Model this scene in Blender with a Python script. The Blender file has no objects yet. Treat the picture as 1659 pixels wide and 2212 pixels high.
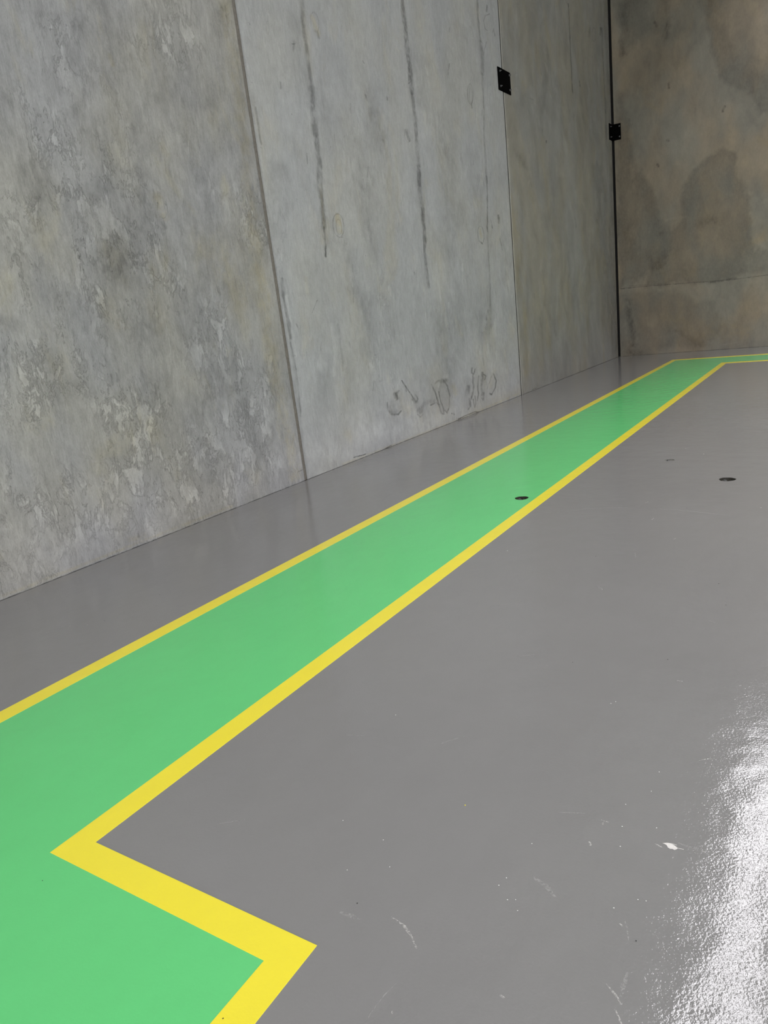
import bpy, bmesh, math, random
import numpy as np
from mathutils import Vector, Matrix
random.seed(7)
scene = bpy.context.scene
COL = scene.collection
XL, YB, ZC = -4.665, 17.53, 8.5          # left wall face, back wall face, ceiling
XR, YF = 11.0, -9.0                      # right wall face, front wall face

# ------------------------------------------------------------------ placed wear and painted light on the concrete
# (wall, channel D/B/L/C, strength, half width along, half width up, softness, points in metres)
MARKS = [
  ('L','D',0.5,0.0359,0.0198,0.7,[(6.575,4.628),(6.536,4.303),(6.545,4.023),(6.556,3.778),(6.538,3.567)]),
  ('L','D',0.5,0.0598,0.0329,0.6,[(6.556,3.778),(6.538,3.567),(6.52,3.353)]),
  ('L','D',0.55,0.0466,0.0253,0.6,[(6.52,3.353),(6.523,3.095),(6.48,2.873),(6.48,2.697),(6.46,2.473)]),
  ('L','B',0.45,0.0233,0.0129,0.5,[(6.48,2.873),(6.48,2.697),(6.46,2.473)]),
  ('L','D',0.7,0.0165,0.0091,0.3,[(6.46,2.473),(6.443,2.291),(6.427,2.182)]),
  ('L','B',0.35,0.0754,0.0414,0.9,[(6.519,2.52),(6.429,2.336)]),
  ('L','D',0.6,0.0534,0.0235,0.5,[(8.593,5.157),(8.597,4.872),(8.613,4.583),(8.616,4.336),(8.62,4.086)]),
  ('L','D',0.5,0.0483,0.0213,0.6,[(8.62,4.086),(8.635,3.833),(8.628,3.52),(8.62,3.256),(8.587,3.039)]),
  ('L','D',0.5,0.0566,0.0253,0.7,[(8.62,3.256),(8.587,3.039),(8.602,2.77),(8.595,2.384)]),
  ('L','D',0.6,0.0424,0.0193,0.6,[(8.602,2.77),(8.595,2.384),(8.548,2.271),(8.563,1.99),(8.578,1.818)]),
  ('L','L',0.3,0.1022,0.0451,1,[(8.79,3.908),(8.808,3.595),(8.83,3.113),(8.838,2.727)]),
  ('L','D',0.75,0.0136,0.0061,0.3,[(8.607,4.344),(8.624,4.213),(8.56,4.176)]),
  ('L','D',0.45,0.0375,0.0138,0.7,[(10.78,5.731),(10.753,5.269),(10.783,5.102)]),
  ('L','D',0.45,0.062,0.0228,0.7,[(10.783,5.102),(10.814,4.933),(10.768,4.688)]),
  ('L','D',0.35,0.0342,0.0131,0.8,[(10.768,4.688),(10.736,4.263),(10.67,3.827),(10.658,3.328),(10.631,3.01),(10.547,2.556),(10.508,1.899),(10.431,1.296)]),
  ('L','D',0.45,0.0293,0.0112,0.6,[(10.658,3.328),(10.631,3.01),(10.547,2.556)]),
  ('L','D',0.3,0.0198,0.011,0.8,[(6.487,1.494),(6.49,1.202),(6.481,1.005)]),
  ('L','L',0.45,0.029,0.0166,0.8,[(6.371,1.502),(6.373,1.214),(6.303,0.978)]),
  ('L','D',0.22,0.1622,0.0863,1,[(6.942,2.155),(7.028,1.711),(7.048,1.147)]),
  ('L','D',0.25,0.26,0.1173,1,[(8.774,1.399),(8.781,0.976),(8.841,0.598)]),
  ('L','D',0.2,0.1328,0.0742,1,[(6.422,4.276),(6.418,3.631)]),
  ('L','D',0.25,0.1025,0.0595,1,[(6.115,0.953),(6.146,0.656)]),
  ('L','D',0.22,0.1208,0.0575,1,[(7.665,3.971),(7.818,3.325)]),
  ('L','D',0.22,0.1366,0.069,1,[(7.346,2.942),(7.388,2.257)]),
  ('L','D',0.2,0.2093,0.0897,1,[(9.353,3.496),(9.361,2.519)]),
  ('L','B',0.55,0.0519,0.0272,0.8,[(6.722,4.434),(6.764,4.355),(6.769,4.307)]),
  ('L','D',0.3,0.0069,0.0037,0.6,[(6.817,4.422),(6.81,4.375),(6.785,4.334),(6.749,4.312),(6.712,4.312),(6.684,4.336),(6.672,4.377),(6.679,4.423),(6.704,4.463),(6.739,4.486),(6.776,4.486),(6.805,4.462),(6.817,4.422)]),
  ('L','D',0.4,0.0283,0.0148,0.8,[(6.757,4.32),(6.777,4.276)]),
  ('L','B',0.8,0.0494,0.027,0.6,[(6.718,2.597),(6.735,2.483),(6.733,2.436)]),
  ('L','D',0.5,0.0072,0.0041,0.6,[(6.825,2.505),(6.809,2.444),(6.769,2.396),(6.716,2.376),(6.665,2.388),(6.63,2.428),(6.619,2.487),(6.635,2.547),(6.674,2.594),(6.726,2.615),(6.777,2.605),(6.813,2.564),(6.825,2.505)]),
  ('L','D',0.35,0.0073,0.0041,0.6,[(6.778,2.487),(6.77,2.447),(6.75,2.416),(6.723,2.404),(6.698,2.412),(6.68,2.439),(6.675,2.478),(6.684,2.517),(6.703,2.547),(6.73,2.56),(6.755,2.552),(6.773,2.526),(6.778,2.487)]),
  ('L','D',0.7,0.008,0.0043,0.4,[(6.673,2.397),(6.718,2.371),(6.772,2.381)]),
  ('L','D',0.2,0.0461,0.0243,1,[(6.764,2.344),(6.812,2.25)]),
  ('L','D',0.5,0.04,0.0179,0.4,[(8.379,3.628),(8.437,3.533)]),
  ('L','D',0.35,0.0098,0.0045,0.6,[(8.471,3.594),(8.466,3.554),(8.444,3.522),(8.411,3.505),(8.375,3.509),(8.347,3.532),(8.334,3.567),(8.338,3.606),(8.36,3.638),(8.393,3.655),(8.428,3.652),(8.457,3.629),(8.471,3.594)]),
  ('L','L',0.5,0.0133,0.0061,0.5,[(8.41,3.566),(8.425,3.532)]),
  ('L','D',0.5,0.0106,0.0041,0.6,[(10.407,4.371),(10.386,4.303),(10.343,4.249),(10.291,4.223),(10.243,4.232),(10.212,4.273),(10.207,4.336),(10.228,4.403),(10.269,4.457),(10.321,4.483),(10.369,4.475),(10.401,4.434),(10.407,4.371)]),
  ('L','D',0.4,0.0089,0.0035,0.6,[(10.372,4.347),(10.356,4.297),(10.329,4.259),(10.299,4.242),(10.275,4.25),(10.262,4.282),(10.264,4.329),(10.281,4.378),(10.307,4.416),(10.336,4.434),(10.361,4.426),(10.374,4.394),(10.372,4.347)]),
  ('L','D',0.5,0.0181,0.007,0.4,[(10.311,4.226),(10.333,4.183)]),
  ('L','D',0.5,0.0138,0.0054,0.6,[(10.423,2.511),(10.409,2.449),(10.367,2.402),(10.311,2.383),(10.254,2.396),(10.212,2.438),(10.197,2.497),(10.211,2.558),(10.252,2.604),(10.307,2.624),(10.364,2.612),(10.407,2.571),(10.423,2.511)]),
  ('L','B',0.6,0.0471,0.0184,0.6,[(10.291,2.58),(10.319,2.472)]),
  ('L','D',0.6,0.0189,0.0075,0.4,[(10.275,2.407),(10.35,2.377)]),
  ('L','D',0.6,0.0362,0.0135,0.5,[(11.002,2.803),(10.999,2.69)]),
  ('L','D',0.45,0.0219,0.0083,0.6,[(10.696,2.73),(10.743,2.615)]),
  ('L','D',0.4,0.0231,0.0087,0.7,[(10.994,2.469),(11.053,2.302)]),
  ('L','D',0.6,0.0292,0.0105,0.6,[(11.103,5.631),(11.072,5.547)]),
  ('L','D',0.5,0.0144,0.0052,0.5,[(11.184,5.545),(11.012,5.48),(10.949,5.401),(10.98,5.309),(11.059,5.304)]),
  ('L','D',0.5,0.0202,0.0071,0.5,[(11.242,5.321),(11.285,5.379),(11.319,5.291)]),
  ('L','D',0.35,0.0155,0.0057,0.5,[(10.998,5.149),(10.891,5.008),(10.821,4.887)]),
  ('L','L',0.5,0.0225,0.0161,0.6,[(4.321,2.591),(4.323,2.506)]),
  ('L','B',0.5,0.0563,0.0391,0.9,[(4.295,2.617),(4.317,2.481)]),
  ('L','D',0.4,0.0041,0.0035,0.6,[(4.372,2.587),(4.379,2.566),(4.379,2.54),(4.373,2.514),(4.361,2.49),(4.345,2.471),(4.327,2.46),(4.308,2.458),(4.292,2.465),(4.279,2.48),(4.273,2.501),(4.272,2.527),(4.279,2.553)]),
  ('L','D',0.7,0.0054,0.004,0.5,[(4.284,2.575),(4.286,2.562)]),
  ('L','D',0.7,0.0056,0.004,0.5,[(4.363,2.57),(4.37,2.56)]),
  ('L','D',0.35,0.0254,0.0181,0.9,[(4.304,2.429),(4.324,2.395)]),
  ('L','B',0.4,0.0247,0.0178,0.8,[(4.09,3.563),(4.093,3.509)]),
  ('L','D',0.6,0.0035,0.0035,0.5,[(3.494,3.359),(3.485,3.324)]),
  ('L','D',0.9,0.0039,0.0035,0.3,[(6.322,4.12),(6.358,4.124),(6.382,4.137),(6.385,4.15)]),
  ('L','D',0.6,0.0035,0.0035,0.3,[(5.724,4.16),(5.737,4.138)]),
  ('L','D',0.9,0.0067,0.0035,0.3,[(7.572,4.223),(7.594,4.2)]),
  ('L','D',0.6,0.0045,0.0035,0.4,[(7.638,4.399),(7.641,4.372)]),
  ('L','D',0.8,0.005,0.0035,0.4,[(6.167,3.486),(6.173,3.479)]),
  ('L','D',0.6,0.0036,0.0035,0.4,[(6.159,1.743),(6.186,1.755),(6.124,1.694),(6.064,1.633)]),
  ('L','D',0.45,0.0152,0.0092,0.6,[(5.644,3.462),(5.646,3.394),(5.645,3.201),(5.653,3.155)]),
  ('L','D',0.6,0.0076,0.0046,0.5,[(5.634,3.13),(5.652,3.124)]),
  ('L','D',0.3,0.0075,0.0045,0.8,[(5.636,3.664),(5.649,3.666)]),
  ('L','D',0.5,0.0245,0.0152,0.6,[(5.667,1.975),(5.65,1.812),(5.669,1.594),(5.671,1.417)]),
  ('L','D',0.55,0.0106,0.0063,0.6,[(5.787,1.542),(5.825,1.485),(5.804,1.518)]),
  ('L','D',0.5,0.0122,0.0076,0.5,[(5.661,1.373),(5.673,1.238),(5.696,1.244)]),
  ('L','D',0.4,0.0126,0.0078,0.7,[(5.669,1.283),(5.685,1.101),(5.676,0.872),(5.653,0.643)]),
  ('L','D',0.3,0.0331,0.0202,0.8,[(5.68,1.549),(5.669,1.283),(5.654,0.967),(5.621,0.507),(5.614,0.078)]),
  ('L','L',0.5,0.029,0.0173,0.7,[(5.692,1.811),(5.695,1.459),(5.709,1.143)]),
  ('L','L',0.6,0.0262,0.0155,0.8,[(6.024,1.923),(6.035,1.843)]),
  ('L','B',0.4,0.0306,0.0181,0.8,[(6.036,1.977),(6.033,1.834)]),
  ('L','D',0.7425000000000002,0.0226,0.0116,0.7,[(7.288,0.526),(7.281,0.444),(7.351,0.376),(7.498,0.351),(7.571,0.379)]),
  ('L','D',0.4725,0.0679,0.0349,0.9,[(7.327,0.464),(7.399,0.396)]),
  ('L','D',0.675,0.0229,0.0116,0.7,[(7.515,0.535),(7.498,0.605),(7.578,0.622)]),
  ('L','D',0.7425000000000002,0.0388,0.0194,0.8,[(7.476,0.609),(7.515,0.535)]),
  ('L','D',1,0.0147,0.0072,0.4,[(7.669,0.739),(7.742,0.656),(7.856,0.541),(7.894,0.501),(7.951,0.434)]),
  ('L','D',0.675,0.0505,0.0246,0.8,[(7.889,0.478),(7.974,0.43)]),
  ('L','D',0.675,0.017,0.0082,0.5,[(7.969,0.519),(8.016,0.459),(7.949,0.422)]),
  ('L','D',0.6075,0.0599,0.0287,0.7,[(8.012,0.323),(8.065,0.284),(8.1,0.338)]),
  ('L','D',0.675,0.0137,0.0067,0.5,[(7.965,0.272),(8.04,0.223),(8.106,0.247)]),
  ('L','B',0.3,0.1429,0.0708,1,[(7.598,0.562),(7.783,0.361)]),
  ('L','L',0.35,0.0667,0.0322,0.9,[(7.789,0.389),(7.926,0.484)]),
  ('L','L',0.3,0.0615,0.0316,0.8,[(7.366,0.447),(7.471,0.43)]),
  ('L','D',0.4725,0.0822,0.0382,0.9,[(8.182,0.373),(8.397,0.376)]),
  ('L','D',0.7425000000000002,0.0221,0.0102,0.6,[(8.324,0.333),(8.481,0.338),(8.578,0.298)]),
  ('L','D',0.81,0.0191,0.0088,0.5,[(8.403,0.594),(8.492,0.46),(8.571,0.262),(8.607,0.175),(8.67,0.151),(8.67,0.221),(8.614,0.343),(8.586,0.471)]),
  ('L','D',0.81,0.0197,0.0089,0.5,[(8.759,0.596),(8.85,0.502),(8.893,0.369),(8.835,0.219),(8.766,0.154),(8.707,0.202)]),
  ('L','D',0.6075,0.0674,0.0307,0.8,[(8.706,0.603),(8.799,0.591)]),
  ('L','D',0.54,0.0282,0.0129,0.8,[(8.506,0.593),(8.615,0.615)]),
  ('L','L',0.4,0.0621,0.0281,0.9,[(8.781,0.637),(8.838,0.648)]),
  ('L','B',0.45,0.098,0.0435,0.9,[(8.999,0.482),(9.078,0.374)]),
  ('L','D',0.7425000000000002,0.0269,0.0114,0.6,[(9.658,0.658),(9.63,0.595),(9.703,0.566),(9.746,0.628)]),
  ('L','D',0.675,0.0334,0.014,0.7,[(9.672,0.57),(9.648,0.358),(9.544,0.225)]),
  ('L','D',0.6075,0.0863,0.0368,0.9,[(9.487,0.414),(9.439,0.321)]),
  ('L','D',0.675,0.033,0.014,0.6,[(9.483,0.235),(9.493,0.125),(9.426,0.096)]),
  ('L','D',0.7425000000000002,0.0181,0.0077,0.5,[(9.605,0.216),(9.643,0.088),(9.684,0.136),(9.675,0.253)]),
  ('L','D',0.7425000000000002,0.0251,0.0106,0.6,[(9.854,0.52),(9.793,0.372),(9.806,0.268),(9.74,0.175)]),
  ('L','D',0.675,0.0524,0.0217,0.7,[(9.99,0.551),(9.92,0.354),(9.931,0.235)]),
  ('L','D',0.675,0.0239,0.0098,0.6,[(10.018,0.527),(10.111,0.488),(10.052,0.44)]),
  ('L','D',0.6075,0.0236,0.0098,0.6,[(9.984,0.255),(9.946,0.143),(9.904,0.184)]),
  ('L','D',0.8775000000000001,0.025,0.0099,0.5,[(10.384,0.481),(10.47,0.371),(10.415,0.264),(10.26,0.187),(10.195,0.211)]),
  ('L','D',0.405,0.0181,0.0073,0.6,[(10.311,0.462),(10.188,0.352),(10.109,0.293)]),
  ('L','B',0.3,0.0875,0.0352,0.9,[(10.429,0.532),(10.215,0.313)]),
  ('L','D',0.945,0.016,0.0071,0.5,[(8.901,0.125),(8.913,0.116)]),
  ('L','D',0.81,0.0101,0.0045,0.5,[(8.957,0.122),(8.966,0.094)]),
  ('L','D',0.24,0.1207,0.1035,1,[(3.071,2.146),(3.18,1.904)]),
  ('L','D',0.26,0.1061,0.0802,1,[(3.38,2.541),(3.788,2.661)]),
  ('L','D',0.34,0.1423,0.1075,1,[(4.269,2.699),(4.029,2.284),(3.78,2.148)]),
  ('L','D',0.25,0.2093,0.153,1,[(4.678,1.925),(4.446,1.633),(4.01,1.662)]),
  ('L','D',0.32,0.1058,0.0782,1,[(3.697,2.148),(4.051,2.011)]),
  ('L','D',0.22,0.1093,0.092,1,[(3.034,1.481),(3.263,1.225)]),
  ('L','D',0.25,0.1794,0.1311,1,[(4.675,1.221),(4.384,0.943)]),
  ('L','D',0.28,0.0897,0.0613,1,[(4.913,1.358),(4.846,0.952),(4.877,0.562)]),
  ('L','D',0.2,0.1104,0.0828,1,[(3.904,1.241),(4.065,0.918)]),
  ('L','D',0.3,0.0368,0.0345,1,[(2.779,1.775),(2.898,1.738)]),
  ('L','L',0.22,0.0949,0.0834,1,[(3.111,2.552),(3.071,2.146)]),
  ('L','L',0.28,0.1207,0.1104,1,[(2.494,0.32),(2.874,0.158)]),
  ('L','L',0.2,0.1656,0.1311,1,[(3.146,0.461),(3.959,0.077)]),
  ('L','L',0.25,0.1173,0.0776,1,[(5.327,0.789),(5.339,0.238)]),
  ('L','L',0.25,0.1966,0.1076,1,[(5.943,0.199),(6.857,0.273),(9.242,0.087)]),
  ('L','L',0.2,0.2185,0.1196,1,[(6.377,0.619),(6.857,0.273)]),
  ('L','L',0.2,0.1012,0.0736,1,[(3.447,3.07),(4.12,3.325)]),
  ('L','B',0.45,0.0987,0.0628,0.9,[(5.452,4.194),(5.44,3.548),(5.39,2.71),(5.369,1.823),(5.341,1.142),(5.414,0.408),(5.446,0.071)]),
  ('L','B',0.35,0.2104,0.138,1,[(4.881,2.303),(5.058,1.834)]),
  ('L','B',0.3,0.0703,0.0523,1,[(4.131,2.149),(4.102,1.656)]),
  ('L','B',0.3,0.0724,0.0587,1,[(3.672,1.886),(3.704,1.683)]),
  ('L','B',0.4,0.0145,0.0124,0.8,[(2.319,0.024),(2.729,0.025),(3.462,0.028),(4.504,0.032)]),
  ('L','B',0.4,0.0338,0.015,0.8,[(6.243,0.02),(6.8,0.013),(9.227,0.01),(11.322,0.046)]),
  ('L','B',0.3,0.0297,0.0248,0.9,[(3.385,0.079),(3.516,0.064)]),
  ('L','D',0.5,0.0124,0.0101,0.7,[(3.48,0.098),(3.472,0.07)]),
  ('L','B',0.3,0.1012,0.0575,0.9,[(6.419,0.33),(6.477,0.267)]),
  ('L','B',0.25,0.2174,0.1018,1,[(8.414,0.774),(8.453,0.648)]),
  ('L','B',0.3,0.276,0.1035,0.9,[(9.533,0.004),(11.328,0.083)]),
  ('L','D',0.95,0.0116,0.0065,0.4,[(6.473,0.042),(6.611,0.032),(6.706,0.028)]),
  ('L','D',0.9,0.0096,0.0051,0.4,[(7.08,-0.003),(7.263,0.015)]),
  ('L','D',1,0.0179,0.0076,0.4,[(9.08,0.015),(9.381,0.023),(9.615,0.024),(9.85,-0.016)]),
  ('L','D',0.6,0.0038,0.0035,0.4,[(5.477,0.111),(5.569,0.118)]),
  ('L','C',0.75,0.1449,0.1208,1,[(3.368,3.031),(3.367,2.628),(3.566,2.553)]),
  ('L','C',0.7,0.1113,0.0854,1,[(3.886,2.889),(3.955,2.675)]),
  ('L','C',0.85,0.138,0.1139,1,[(3.532,2.273),(3.624,2.019),(4.079,1.941)]),
  ('L','C',0.9,0.1621,0.1208,1,[(4.029,2.284),(4.208,2.079),(4.202,1.866)]),
  ('L','C',0.5,0.1138,0.1035,1,[(3.08,2.436),(3.025,1.97)]),
  ('L','C',0.8,0.1208,0.1069,1,[(2.901,1.495),(3.147,1.5),(2.921,1.181)]),
  ('L','C',0.85,0.1771,0.1409,1,[(3.527,1.152),(3.675,0.877),(4.016,1.115)]),
  ('L','C',0.9,0.2455,0.165,1,[(4.769,1.611),(5.025,1.18),(4.807,0.79)]),
  ('L','C',0.8,0.1725,0.1277,1,[(3.825,0.546),(4.207,0.657),(4.595,0.408)]),
  ('L','C',0.9,0.1811,0.1207,1,[(5.099,0.957),(4.989,0.496),(5.129,0.24)]),
  ('L','C',0.6,0.1092,0.0862,1,[(3.592,3.628),(3.604,3.408)]),
  ('L','C',0.5,0.1897,0.1242,1,[(4.382,3.685),(4.973,3.777)]),
  ('L','C',0.7,0.2639,0.1966,1,[(3.57,0.458),(4.163,0.264),(4.939,0.285)]),
  ('L','C',0.45,0.2691,0.2346,1,[(2.65,0.533),(3.265,0.284)]),
  ('L','C',0.5,0.207,0.1346,1,[(5.441,2.396),(5.146,2.693)]),
  ('L','C',0.5,0.2392,0.1196,1,[(7.477,1.744),(7.49,1.319),(7.197,0.919)]),
  ('L','C',0.55,0.2864,0.1156,1,[(10.418,1.228),(10.177,0.838)]),
  ('L','C',0.4,0.3105,0.138,1,[(8.287,1.938),(8.919,1.33)]),
  ('L','C',0.3,0.2933,0.1437,1,[(7.193,3.485),(7.64,2.965)]),
  ('L','C',0.4,0.2608,0.098,1,[(11.212,2.165),(11.13,1.18)]),
  ('L','C',0.35,0.1828,0.0931,1,[(7.122,1.034),(7.468,0.721)]),
  ('L','C',0.35,0.3979,0.1495,1,[(9.664,3.702),(10.809,3.342)]),
  ('L','D',0.6,0.032,0.0091,0.5,[(14.854,6.595),(14.848,6.208),(14.85,5.679),(14.879,5.144)]),
  ('L','D',0.3,0.0473,0.0131,0.8,[(14.703,6.615),(14.849,6.564)]),
  ('L','D',0.45,0.0512,0.0128,0.7,[(16.976,6.695),(16.99,6.276),(17.029,5.507),(17.058,4.623)]),
  ('L','D',0.6,0.049,0.0124,0.6,[(16.908,6.68),(16.825,6.536)]),
  ('L','D',0.4,0.0727,0.0191,0.8,[(16.129,6.501),(16.044,6.322)]),
  ('L','D',0.35,0.0185,0.0048,0.6,[(16.527,6.469),(16.501,6.398),(16.446,6.338),(16.38,6.306),(16.318,6.31),(16.278,6.349),(16.27,6.412),(16.296,6.483),(16.349,6.542),(16.415,6.575),(16.477,6.572),(16.518,6.533),(16.527,6.469)]),
  ('L','D',0.7,0.0342,0.0094,0.6,[(15.335,5.42),(15.351,5.336)]),
  ('L','D',0.95,0.0164,0.0052,0.4,[(13.3,4.133),(13.293,4.088)]),
  ('L','D',0.5,0.0101,0.0035,0.5,[(12.503,4.674),(12.732,4.685),(12.939,4.648)]),
  ('L','L',0.7,0.0248,0.0076,0.6,[(13.43,5.361),(13.523,5.237)]),
  ('L','L',0.7,0.0255,0.0078,0.6,[(13.589,4.926),(13.671,4.852)]),
  ('L','L',0.5,0.0316,0.0104,0.7,[(12.696,4.596),(12.738,4.471)]),
  ('L','L',0.6,0.0172,0.0058,0.5,[(12.05,4.894),(12.096,4.935)]),
  ('L','L',0.6,0.0172,0.0059,0.5,[(12.041,4.73),(12.074,4.703)]),
  ('L','L',0.6,0.0196,0.007,0.5,[(11.879,0.631),(11.849,0.58)]),
  ('L','L',0.6,0.0175,0.0062,0.5,[(12.122,0.787),(12.066,0.714)]),
  ('L','L',0.5,0.0157,0.0054,0.5,[(12.523,1.322),(12.49,1.261)]),
  ('L','L',0.4,0.0367,0.0124,0.7,[(12.371,3.408),(12.314,3.318)]),
  ('L','L',0.5,0.0365,0.0095,0.6,[(17.262,0.765),(17.328,0.656)]),
  ('L','L',0.25,0.2455,0.0725,1,[(14.816,2.174),(14.953,1.465),(15.271,1.085)]),
  ('L','D',0.25,0.1449,0.049,1,[(11.972,3.786),(12.24,3.608)]),
  ('L','B',0.45,0.1682,0.0596,1,[(11.629,3.143),(11.691,2.167),(11.817,1.133),(11.792,0.369)]),
  ('L','D',0.22,0.3094,0.0908,1,[(14.182,5.176),(14.299,4.279)]),
  ('L','D',0.25,0.3788,0.0994,1,[(16.302,4.003),(16.758,2.178),(16.934,0.583)]),
  ('L','D',0.2,0.2463,0.0766,1,[(13.31,5.58),(13.375,4.602)]),
  ('L','L',0.5,0.0264,0.0092,0.6,[(11.622,5.832),(11.621,5.345)]),  # painted bright edge: light caught along the joint, above the plate
  ('L','L',0.5,0.0285,0.0104,0.6,[(11.584,3.941),(11.498,2.724),(11.492,1.594),(11.586,0.394),(11.585,0.023)]),  # same painted bright edge, below the plate
  ('L','D',0.35,0.3043,0.0757,1,[(17.457,7.316),(17.494,4.677),(17.386,0.126)]),  # corner shade painted as a dark band down the wall end
  ('L','D',0.9,0.018,0.0063,0.4,[(11.949,0.018),(12.128,0.024)]),
  ('R','D',0.7,0.0093,0.0098,0.6,[(-4.619,1.527),(-3.976,1.512),(-3.197,1.478),(-2.456,1.445),(-2.099,1.438),(-1.59,1.449),(-1.329,1.443)]),
  ('R','D',0.5,0.0207,0.0218,0.8,[(-2.729,1.44),(-2.456,1.445),(-2.188,1.468)]),
  ('R','D',0.3,0.0167,0.0169,0.8,[(-4.38,1.56),(-3.581,1.524)]),
  ('R','D',0.391,0.0546,0.027,2,[(-4.521,3.83),(-4.271,3.877),(-4.077,3.839),(-3.936,3.608),(-3.824,3.42),(-3.752,3.108),(-3.66,2.828),(-3.51,2.596),(-3.478,2.018),(-3.972,1.691),(-4.584,1.645),(-4.654,2.774)]),
  ('R','D',0.391,0.0494,0.0262,2,[(-3.298,3.067),(-3.203,3.382),(-3.074,3.584),(-2.983,3.809),(-2.786,3.885),(-2.602,3.936),(-2.472,4.022),(-2.298,3.83),(-2.079,3.265),(-1.902,2.792),(-1.938,2.352),(-1.761,1.964),(-1.253,1.713),(-1.247,1.478),(-2.1,1.457),(-3.008,1.484),(-3.976,1.522),(-3.87,1.875),(-3.515,2.215),(-3.51,2.596),(-3.319,2.848)]),
  ('R','D',0.414,0.0573,0.0286,2,[(-2.856,7.275),(-2.788,6.54),(-2.686,6.188),(-2.694,5.946),(-2.566,5.583),(-2.497,5.301),(-2.226,5.102),(-2.043,4.958),(-1.877,4.836),(-1.806,4.488),(-1.167,4.424),(-1.235,6.771)]),
  ('R','L',0.22,0.0566,0.0283,2,[(-2.328,7.111),(-2.361,6.178),(-2.315,5.682),(-2.065,5.373),(-1.184,4.989),(-1.235,6.771)]),
  ('R','D',0.345,0.0558,0.0264,2,[(-4.509,5.554),(-4.395,5.482),(-4.329,5.064),(-4.263,4.596),(-4.236,4.13),(-4.145,3.834),(-4.521,3.83),(-4.576,4.663)]),
  ('R','D',0.322,0.0716,0.0338,2,[(-4.43,7.599),(-3.509,7.317),(-3.411,6.636),(-3.468,6.238),(-3.879,6.602),(-4.163,6.341),(-4.469,6.25)]),
  ('R','D',0.2875,0.0628,0.0338,2,[(-4.61,1.485),(-3.778,1.449),(-3.198,1.204),(-2.636,0.948),(-2.359,0.532),(-2.634,0.162),(-4.211,-0.006),(-4.654,0.004)]),
  ('R','D',0.4,0.0921,0.0952,1,[(-2.867,2.7),(-2.552,2.649)]),
  ('R','D',0.3,0.1339,0.1339,1,[(-3.965,2.084),(-3.673,1.898)]),
  ('R','D',0.4,0.0442,0.0437,1,[(-3.713,2.532),(-3.616,2.555)]),
  ('R','L',0.3,0.0317,0.0321,0.8,[(-3.564,2.841),(-3.188,2.845)]),
  ('R','D',0.6,0.0244,0.0244,0.7,[(-2.468,4.724),(-2.434,4.801)]),
  ('R','D',0.5,0.0233,0.0225,0.7,[(-3.495,5.482),(-3.487,5.394)]),
  ('R','D',0.45,0.0265,0.0256,0.8,[(-3.536,4.413),(-3.508,4.398)]),
  ('R','D',0.55,0.027,0.0262,0.7,[(-3.738,3.985),(-3.72,3.936)]),
  ('R','D',0.5,0.0307,0.0286,0.8,[(-3.75,6.667),(-3.715,6.59)]),
  ('R','D',0.4,0.0461,0.0435,0.9,[(-3.5,6.579),(-3.521,6.336)]),
  ('R','D',0.45,0.0765,0.0692,0.9,[(-4.443,6.502),(-4.402,6.275)]),
  ('R','D',0.35,0.1176,0.1063,1,[(-4.472,7.109),(-4.246,6.79)]),
  ('R','D',0.5,0.0829,0.0837,0.8,[(-4.419,1.239),(-4.381,0.72),(-4.33,0.245)]),
  ('R','D',0.5,0.0711,0.0731,0.8,[(-4.418,0.094),(-4.158,0.033)]),
  ('R','L',0.35,0.0478,0.0478,0.9,[(-4.485,0.73),(-4.459,0.518)]),
  ('R','D',0.2,0.0757,0.0805,1,[(-3.544,0.49),(-2.727,0.12)]),
  ('R','B',0.4,0.2185,0.23,1,[(-3.591,0.748),(-3.011,0.393),(-2.088,0.507)]),
  ('R','B',0.3,0.1932,0.2047,1,[(-1.934,2.08),(-1.607,2.3)]),
  ('R','L',0.45,0.2898,0.3174,1,[(-1.764,2.145),(-1.596,1.76),(-1.647,0.466)]),
  ('R','L',0.3,0.1909,0.2024,1,[(-2.289,2.858),(-1.778,2.947)]),
  ('R','L',0.3,0.138,0.138,1,[(-1.833,6.03),(-1.673,5.512)]),
  ('R','D',0.25,0.1742,0.1708,1,[(-4.345,2.92),(-4.365,2.139)]),
  ('R','B',0.3,0.0994,0.1014,1,[(-3.765,2.251),(-3.579,1.642)]),
  ('R','D',0.2,0.0081,0.008,0.7,[(-4.129,2.789),(-4.142,1.712)]),
  ('R','L',0.3,0.0157,0.0169,0.8,[(-2.448,0.098),(-2.174,0.125)]),
  ('R','B',0.35,0.0566,0.0586,1,[(-1.798,4.068),(-1.641,3.951)]),
  ('L','D',0.28,0.0984,0.0506,1,[(7.364,0.486),(7.451,0.388),(7.58,0.423)]),
  ('L','D',0.25,0.0752,0.038,1,[(7.551,0.598),(7.601,0.522)]),
  ('L','D',0.3,0.0821,0.0393,1,[(7.981,0.464),(8.047,0.317)]),
  ('L','D',0.25,0.1366,0.0621,1,[(8.626,0.533),(8.636,0.251)]),
  ('L','D',0.25,0.1095,0.0499,1,[(8.817,0.475),(8.781,0.228)]),
  ('L','D',0.25,0.1232,0.0531,1,[(9.596,0.499),(9.534,0.173)]),
  ('L','D',0.28,0.1304,0.0539,1,[(9.949,0.508),(9.888,0.186)]),
  ('L','D',0.2,0.1377,0.0555,1,[(10.375,0.433),(10.269,0.235)]),
  ('L','D',0.22,0.1003,0.0506,1,[(7.381,0.315),(7.586,0.238)]),
  ('L','L',0.37425562530501677,0.0122,0.0067,0.8,[(6.52,2.502),(6.518,2.447)]),
  ('L','L',0.3410790522567344,0.0289,0.0113,0.8,[(10.376,3.168),(10.339,3.071)]),
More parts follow.
